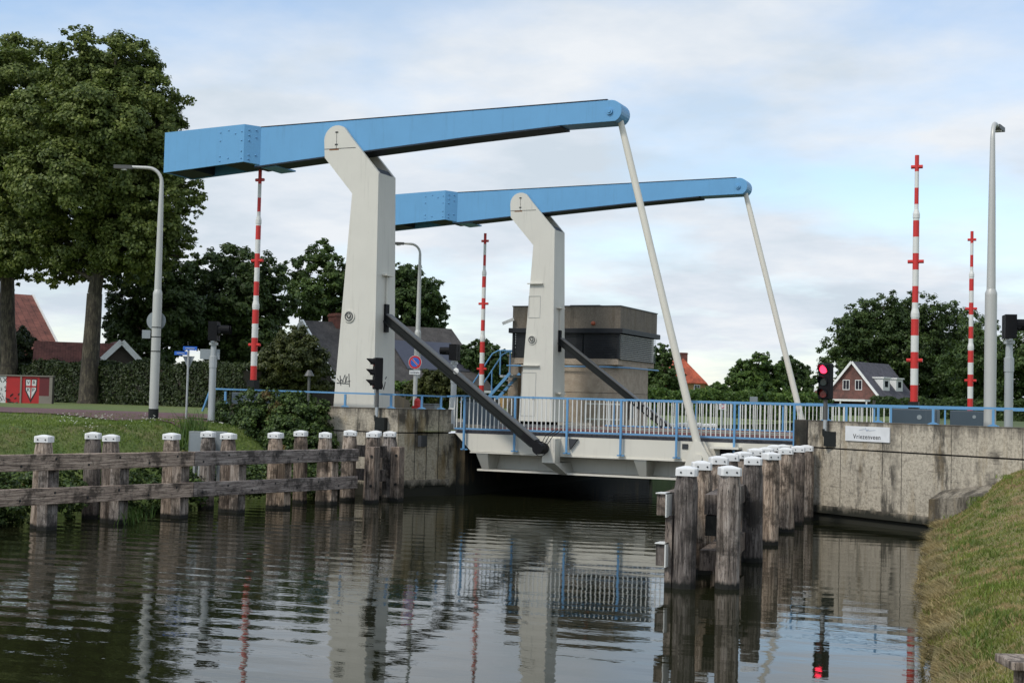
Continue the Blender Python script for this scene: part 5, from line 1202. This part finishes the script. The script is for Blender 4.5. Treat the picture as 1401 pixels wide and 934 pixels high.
# ------------------------------------------------------------------ foliage
def leaf_cloud(blobs, n, size, rg, fill=.25, sub=.30, flat=.8, droop=0., nsub=26):
    """blobs: (center, radius). leaves gathered in sub clumps on and inside each blob"""
    C = np.array([b[0] for b in blobs], float); Rr = np.array([b[1] for b in blobs], float)
    wgt = Rr ** 2; wgt = wgt / wgt.sum(); subs = []; srad = []; sdir = []
    for c, rr, wg in zip(C, Rr, wgt):
        k = max(5, int(nsub * len(blobs) * wg)); d = rg.normal(size=(k, 3)); d /= np.linalg.norm(d, axis=1)[:, None]
        rad = np.where(rg.random(k) < fill, rg.uniform(.2, .8, k), rg.uniform(.78, 1.05, k)) * rr
        p = c + d * rad[:, None] * np.array([1, 1, flat]); subs.append(p); srad.append(rg.uniform(.6, 1.25, k) * rr * sub); sdir.append(d)
    subs = np.concatenate(subs); srad = np.concatenate(srad); sdir = np.concatenate(sdir)
    pw = srad ** 2; pw /= pw.sum(); idx = rg.choice(len(subs), n, p=pw)
    d = rg.normal(size=(n, 3)); d /= np.linalg.norm(d, axis=1)[:, None]
    pos = subs[idx] + d * (srad[idx] * rg.random(n) ** .45)[:, None] * np.array([1, 1, .7])
    nr = d * .6 + sdir[idx] * .5 + rg.normal(size=(n, 3)) * .45 + np.array([0, 0, .5]); nr /= np.linalg.norm(nr, axis=1)[:, None]
    a = np.cross(nr, rg.normal(size=(n, 3))); a /= np.linalg.norm(a, axis=1)[:, None]; b_ = np.cross(nr, a)
    s = size * rg.uniform(.6, 1.35, n)[:, None]
    V = np.stack([pos - a * s * .5, pos + b_ * s * .36 - nr * s * .06, pos + a * s * .62 - nr * s * .1, pos - b_ * s * .36 - nr * s * .06], 1).reshape(-1, 3)
    return V, np.arange(4 * n).reshape(-1, 4)
def tree(name, base, blobs, n, size, mat, label, trunk_r, trunk_h=None, group=None, sub=.30, seed=0, fill=.25, flat=.85, nsub=26, limbs=True):
    rg = np.random.default_rng(seed + 11); base = Vector(base)
    r = empty(name, base, label, 'tree', group)
    V, Fq = leaf_cloud([((b[0][0], b[0][1], b[0][2]), b[1]) for b in blobs], n, size, rg, fill, sub, flat, nsub=nsub)
    raw_mesh('crown', V, Fq, mat, r, off=tuple(base))
    b = MB(); cx = sum(q[0][0] * q[1] for q in blobs) / sum(q[1] for q in blobs); cy = sum(q[0][1] * q[1] for q in blobs) / sum(q[1] for q in blobs)
    th = trunk_h or (min(q[0][2] for q in blobs) - base.z)
    ztop = max(q[0][2] for q in blobs)
    fork = base + Vector(((cx - base.x) * .15, (cy - base.y) * .15, th))
    b.tube([base + Vector((0, 0, -.3)), base + Vector((0, 0, .25)), base + Vector((.02, 0, th * .4)), base.lerp(fork, .75) + Vector((0, 0, 0)), fork], [trunk_r * 1.5, trunk_r * 1.08, trunk_r * .92, trunk_r * .85, trunk_r * .8], 12)
    top = Vector((cx, cy, ztop)); b.tube([fork, fork.lerp(top, .5) + Vector((trunk_r, 0, 0)), top], [trunk_r * .8, trunk_r * .45, trunk_r * .1], 8)
    if limbs:
        for (c, rr) in blobs:
            c = Vector(c); st = fork.lerp(top, max(0, min(.7, (c.z - fork.z) / max(.1, top.z - fork.z) * .6))); md = st.lerp(c, .5) + Vector((0, 0, .12 * (c - st).length)); k = trunk_r * .36
            b.tube([st, md, c], [k, k * .65, k * .2], 6)
            for j in range(3):
                e = c + Vector(rg.normal(size=3)).normalized() * rr * .6; b.tube([md.lerp(c, .5), e], [k * .3, k * .06], 5)
    b.build('trunk', 'bark', r, smooth=True)
    return r
def pxb(lst, D, rg, spread=1.):
    out = []
    for px, py, rp in lst:
        rr = rp * D / FPX; d = D + rg.uniform(-1, 1) * rr * spread; p = atD(px, py, d); out.append((tuple(p), rr))
    return out
rg = np.random.default_rng(5)
# two limes left
D = 52
l1b = [(165, 95, 48), (110, 110, 48), (205, 140, 45), (70, 170, 52), (140, 175, 60), (218, 195, 42), (175, 240, 62), (90, 250, 62), (235, 262, 36), (45, 330, 48), (115, 330, 50), (185, 330, 48), (238, 318, 30), (75, 372, 26), (150, 365, 32), (205, 365, 26), (110, 62, 26), (20, 250, 40), (255, 250, 22), (262, 290, 18)]
p = atD(121, 551, 83); base = (p.x, p.y, 2.22)
tree('lime_tree', base, pxb([(a, b_, c * 1.12) for a, b_, c in l1b] + [(262, 330, 16), (245, 350, 18), (250, 215, 22), (225, 165, 26), (268, 270, 14), (150, 130, 50), (200, 300, 50), (60, 230, 45)], 83, rg, .9), 250000, .20, 'lime', 'large lime tree with straight bare trunk beside the graffiti wall', .56, 6.6, 'old lime trees on the left', sub=.22, seed=1, fill=.35, nsub=85)
l0b = [(40, 95, 50), (0, 120, 55), (-55, 150, 65), (10, 190, 60), (-40, 240, 70), (30, 290, 50), (-10, 330, 50), (-80, 310, 60), (40, 355, 30), (5, 370, 30), (-120, 220, 60), (20, 62, 20), (75, 130, 36)]
p = atD(10, 549, 88); base = (p.x, p.y, 2.22)
tree('lime_tree', base, pxb([(a, b_, c * 1.12) for a, b_, c in l0b], 88, rg, .9), 170000, .21, 'lime', 'second lime tree cut off by the left edge of the picture', .56, 6.6, 'old lime trees on the left', sub=.22, seed=2, fill=.35, nsub=85)
GT = 'broadleaf trees in the background'
def bt(name, blobs, D, basepx, n, size, mat, label, tr=.3, seed=0, zb=2.0, sub=.34, fill=.35, group=GT, th=None, spread=1.):
    bl = pxb([(a, b_, c * 1.08) for a, b_, c in blobs], D, rg, spread); n = int(n * 2.2); size = size * .78; p = atD(basepx, 548, D); return tree(name, (p.x, p.y, zb), bl, n, size, mat, label, tr, th, group, sub=sub * .68, seed=seed, fill=fill, nsub=70)
bt('oak_tree', [(175, 420, 30), (160, 385, 20), (205, 385, 36), (190, 450, 40), (235, 370, 30), (240, 430, 45), (165, 470, 22), (215, 485, 30), (158, 440, 16)], 96, 205, 21000, .31, 'oak', 'dark oak behind the left street lamp, sky showing through its left side', .3, 3, 2.4)
bt('oak_tree', [(285, 365, 26), (320, 362, 30), (355, 370, 28), (270, 400, 36), (330, 410, 44), (370, 420, 34), (290, 450, 40), (345, 465, 38), (380, 385, 16), (310, 490, 30)], 100, 318, 26000, .31, 'oak', 'broad dark oak behind the left boom barrier', .35, 4, 2.4)
bt('oak_tree', [(435, 350, 24), (410, 375, 26), (455, 375, 26), (470, 400, 30), (420, 410, 30), (445, 430, 30), (490, 380, 30), (500, 430, 34)], 112, 440, 17000, .32, 'oak2', 'dark tree above the chimney of the dark roofed house', .3, 5)
bt('oak_tree', [(560, 385, 24), (585, 400, 22), (555, 420, 30), (590, 430, 24), (600, 410, 12), (570, 455, 28), (545, 370, 14), (530, 400, 26), (590, 462, 20)], 100, 566, 17000, .28, 'oak2', 'tree with ragged crown just right of the near mast', .3, 6)
bt('birch_tree', [(634, 490, 20), (655, 480, 18), (675, 492, 20), (640, 515, 22), (668, 520, 24), (690, 515, 20), (615, 510, 18), (650, 500, 20)], 95, 652, 14000, .26, 'oak2', 'bushy tree behind the middle boom barrier', .2, 7)
bt('poplar_tree', [(715, 470, 8), (713, 485, 12), (718, 505, 14), (700, 500, 12), (690, 485, 8), (715, 525, 14), (730, 490, 12)], 150, 714, 8000, .34, 'fresh', 'slim green tree just left of the rear mast', .2, 8)
bt('oak_tree', [(905, 480, 12), (918, 490, 13), (900, 505, 18), (920, 515, 16), (885, 520, 16), (900, 535, 18), (925, 532, 12)], 120, 906, 9000, .28, 'oak2', 'dark tree immediately right of the control house', .25, 9)
bt('alder_tree', [(1040, 492, 14), (1020, 510, 20), (1045, 515, 22), (1010, 528, 20), (1065, 510, 16), (1035, 535, 22), (1000, 535, 14), (1058, 535, 18)], 130, 1036, 14000, .30, 'fresh', 'mid green tree in the gap left of the far lifting rod', .25, 10)
bt('alder_tree', [(1078, 500, 14), (1090, 510, 16), (1075, 525, 18), (1095, 530, 16), (1108, 520, 10)], 150, 1085, 8000, .32, 'oak2', 'darker tree behind the far lifting rod', .25, 11)
bt('willow_shrub', [(975, 535, 10), (985, 532, 10), (960, 538, 8), (992, 538, 10)], 120, 975, 4000, .25, 'fresh', 'low green shrub between the orange roofed house and the mid green tree', .1, 12)
GRT = 'dark trees behind the brown brick house'
bt('oak_tree', [(1180, 430, 26), (1215, 415, 18), (1235, 480, 34), (1215, 535, 26), (1120, 520, 14), (1160, 455, 28), (1200, 425, 24), (1140, 480, 22), (1185, 470, 40), (1220, 450, 36), (1150, 505, 28), (1130, 500, 12), (1200, 510, 40), (1170, 525, 30)], 235, 1185, 24000, .55, 'oak', 'left part of the large dark tree mass, rising behind the brown brick house', .5, 13, group=GRT)
bt('oak_tree', [(1240, 418, 24), (1285, 535, 30), (1320, 520, 36), (1260, 540, 28), (1270, 420, 24), (1300, 425, 22), (1250, 455, 44), (1295, 465, 44), (1320, 445, 24), (1260, 500, 45), (1305, 510, 42), (1240, 525, 30)], 240, 1275, 26000, .55, 'oak', 'highest dark tree behind the tall right boom barrier', .5, 14, group=GRT)
bt('oak_tree', [(1335, 455, 28), (1350, 545, 26), (1315, 500, 30), (1400, 540, 30), (1350, 485, 34), (1385, 470, 22), (1400, 490, 34), (1340, 520, 36), (1375, 525, 36), (1410, 455, 20), (1430, 500, 40)], 215, 1375, 22000, .5, 'oak2', 'tree mass behind the tall street lamp at the right edge', .45, 15, group=GRT)
bt('garden_tree', [(400, 462, 22), (385, 485, 28), (415, 490, 30), (370, 510, 26), (400, 520, 32), (430, 515, 26), (440, 495, 16), (360, 530, 20)], 78, 402, 20000, .18, 'yellowish', 'olive green garden tree in front of the dark roofed house gable', .14, 16, 2.3, group=None)
# dark shrub under the left lime by the barn
bt('garden_shrub', [(590, 520, 16), (612, 512, 14), (575, 530, 14), (600, 535, 18), (625, 530, 16), (560, 535, 12)], 60, 598, 9000, .16, 'yellowish', 'yellow green shrub at the foot of the strut behind the red post', .1, 18, 2.1, group=None)
bt('yew_shrub', [(20, 470, 26), (45, 485, 22), (10, 495, 26), (35, 510, 22), (55, 505, 16), (-10, 480, 26)], 92, 25, 10000, .24, 'hedge', 'dark evergreen shrub between the lime trunks in front of the barn', .12, 17, 2.4, group=None)
# hedge
def hedge(name, pA, pB, dA, dB, h, thick, n, size, mat, label, zb, seed, cat='hedge', kind=None):
    rg2 = np.random.default_rng(seed); a = atD(pA, 548, dA); b_ = atD(pB, 548, dB); L_ = (b_ - a).length; dr = (b_ - a).normalized(); sd_ = Vector((-dr.y, dr.x, 0))
    u = rg2.random(n); f = rg2.random(n); side = rg2.integers(0, 3, n)
    tpos = np.where(side == 0, rg2.uniform(-.5, .5, n), np.where(side == 1, -.5, .5) * 1.) * thick
    hh = h * (1 + .06 * np.sin(u * L_ * 1.3) + .05 * np.sin(u * L_ * 3.1 + 1))
    zp = np.where(side == 0, hh, hh * f) + rg2.normal(0, .07, n) ; jit = rg2.normal(0, .08, n) + .10 * np.sin(u * L_ * 5 + zp * 4)
    P = np.stack([a.x + dr.x * u * L_ + sd_.x * (tpos + jit), a.y + dr.y * u * L_ + sd_.y * (tpos + jit), zb + zp], 1)
    nr = rg2.normal(size=(n, 3)) * .5 + np.array([0, 0, .4]); nr += np.where(side == 0, 0, 1)[:, None] * np.sign(tpos)[:, None] * np.array([sd_.x, sd_.y, 0]) * .7
    nr /= np.linalg.norm(nr, axis=1)[:, None]; aa = np.cross(nr, rg2.normal(size=(n, 3))); aa /= np.linalg.norm(aa, axis=1)[:, None]; bb = np.cross(nr, aa); s = size * rg2.uniform(.6, 1.3, n)[:, None]
    V = np.stack([P - aa * s * .5, P + bb * s * .36, P + aa * s * .6, P - bb * s * .36], 1).reshape(-1, 3)
    r = empty(name, (a.x, a.y, zb), label, cat)
    raw_mesh('foliage', V, np.arange(4 * n).reshape(-1, 4), mat, r, off=(a.x, a.y, zb))
    q = MB(); A_ = a + dr * .2; B_ = b_ - dr * .2; q.bar((A_.x, A_.y, zb + h * .46), (B_.x, B_.y, zb + h * .46), thick * .85, h * .9); q.build('dark_core', 'concdark', r)  # near-black box closes the gaps behind the leaves
    return r
hedge('hedge', -60, 348, 94, 76, 2.35, 1.6, 90000, .14, 'hedge', 'long dark clipped hedge behind the brick road', 2.2, 1)
hedge('hedge', 545, 640, 62, 66, 1.5, 1.5, 14000, .16, 'fresh', 'mid green shrub border behind the no parking sign', 2.05, 2)
hedge('hedgerow', 868, 1125, 105, 112, 2.0, 2.5, 22000, .24, 'fresh', 'loose green hedgerow seen above the deck railing on the right', 2.0, 3)
hedge('hedgerow', 1195, 1480, 190, 190, 2.6, 3, 14000, .4, 'oak', 'dark undergrowth line beneath the trees at the right', 2.0, 4)
hedge('hedge', 1125, 1205, 175, 178, 1.2, 1.5, 6000, .3, 'oak2', 'garden hedge in front of the brown brick house', 2.0, 5)
hedge('hedgerow', 600, 900, 170, 175, 3.0, 4, 18000, .4, 'oak2', 'distant tree line behind the control house', 2.0, 6)
# small red garden flowers
b = MB()
for k in range(16): p = atD(1160 + random.uniform(0, 20), 562 + random.uniform(-3, 2), 150); b.box((p.x - .25, p.y - .25, p.z - .2), (p.x + .25, p.y + .25, p.z + .15))
# yellow flowers in the field
b = MB()
for k in range(900):
    p = atZ(random.uniform(960, 1050), random.uniform(566, 572), 2.02); b.box((p.x - .06, p.y - .06, 2.15), (p.x + .06, p.y + .06, 2.35))
tag(b.build('yellow_flowers', 'flower', local=True), 'yellow wild flowers in the field beyond the deck railing', 'flowers', None, 'stuff')

# ivy mound over the abutment's left end
def ivy(name, boxes, n, size, mat, label, seed, kind='stuff', cat='ivy'):
    rg2 = np.random.default_rng(seed); V, Fq = leaf_cloud(boxes, n, size, rg2, .12, .34, .9, nsub=34)
    o = raw_mesh(name, V, Fq, mat); tag(o, label, cat, None, kind); return o
bl = []
for px, py, rp in [(300, 590, 18), (310, 565, 20), (340, 575, 28), (345, 548, 17), (375, 552, 22), (405, 552, 18), (432, 556, 16), (360, 580, 30), (400, 600, 34), (445, 575, 10), (440, 558, 12), (446, 590, 10), (320, 640, 22), (360, 645, 24), (405, 648, 22), (440, 640, 18), (300, 625, 18), (290, 600, 14), (400, 575, 30), (435, 610, 24), (350, 542, 9), (380, 543, 9), (425, 547, 9), (448, 565, 8), (380, 590, 30), (410, 570, 24), (425, 600, 28), (435, 565, 14), (350, 610, 30), (390, 625, 28), (425, 635, 24), (330, 545, 10), (365, 541, 8), (400, 548, 12), (320, 615, 20), (295, 608, 12), (440, 585, 8)]:
    p = atY(px, py, 37.6 + rg.uniform(-.25, .1)); bl.append(((p.x, p.y, p.z), rp / 43))
ivy('ivy_mound', bl, 85000, .09, 'ivy', 'dense ivy mound with a rusty patch smothering the left end of the abutment', 21)
bl = []
for y in np.arange(15, 37, .8):
    x = RX(y) - 1.9 + rg.uniform(-.2, .2)
    bl.append(((x, y, .45 + rg.uniform(-.1, .25)), .5)); bl.append(((x - .7, y + .3, 1.0 + rg.uniform(-.15, .2)), .42))
ivy('bank_creeper', bl, 42000, .09, 'ivy', 'creeping ivy on the water edge behind the left timber fence', 22)
bl = [(tuple(atY(px, py, 33.)), .35) for px, py in ((20, 600), (0, 603), (180, 612), (200, 618), (0, 612))]
ivy('bank_shrub', bl, 5000, .08, 'oak2', 'patches of low shrubs on the slope of the left bank', 23)
# thin pale weeds beside the cabinets
pos = []
for k in range(500):
    q = atD(265 + random.gauss(0, 9), 590, 38.5 + random.gauss(0, .3)); pos.append((q.x, q.y, 1.55 + random.uniform(-.3, .3)))
blades('tall_weeds', pos, 'fresh', .35, .9, .016, .5, 'clump of tall pale green weeds beside the small grey cabinets', 'weeds')
pos = []
for (yy, zz2) in ((25.9, .15), (26.4, .2)):
    for k in range(50): pos.append((RX(yy) - .1 + random.gauss(0, .15), yy + random.gauss(0, .2), random.uniform(-.1, .2)))
blades('waterside_weeds', pos, 'reed', .15, .4, .014, .9, 'small weeds sprouting at the waterline below the left timber rails', 'weeds')
S.cycles.max_bounces = 6; S.cycles.transparent_max_bounces = 4; S.cycles.glossy_bounces = 3; S.cycles.diffuse_bounces = 3
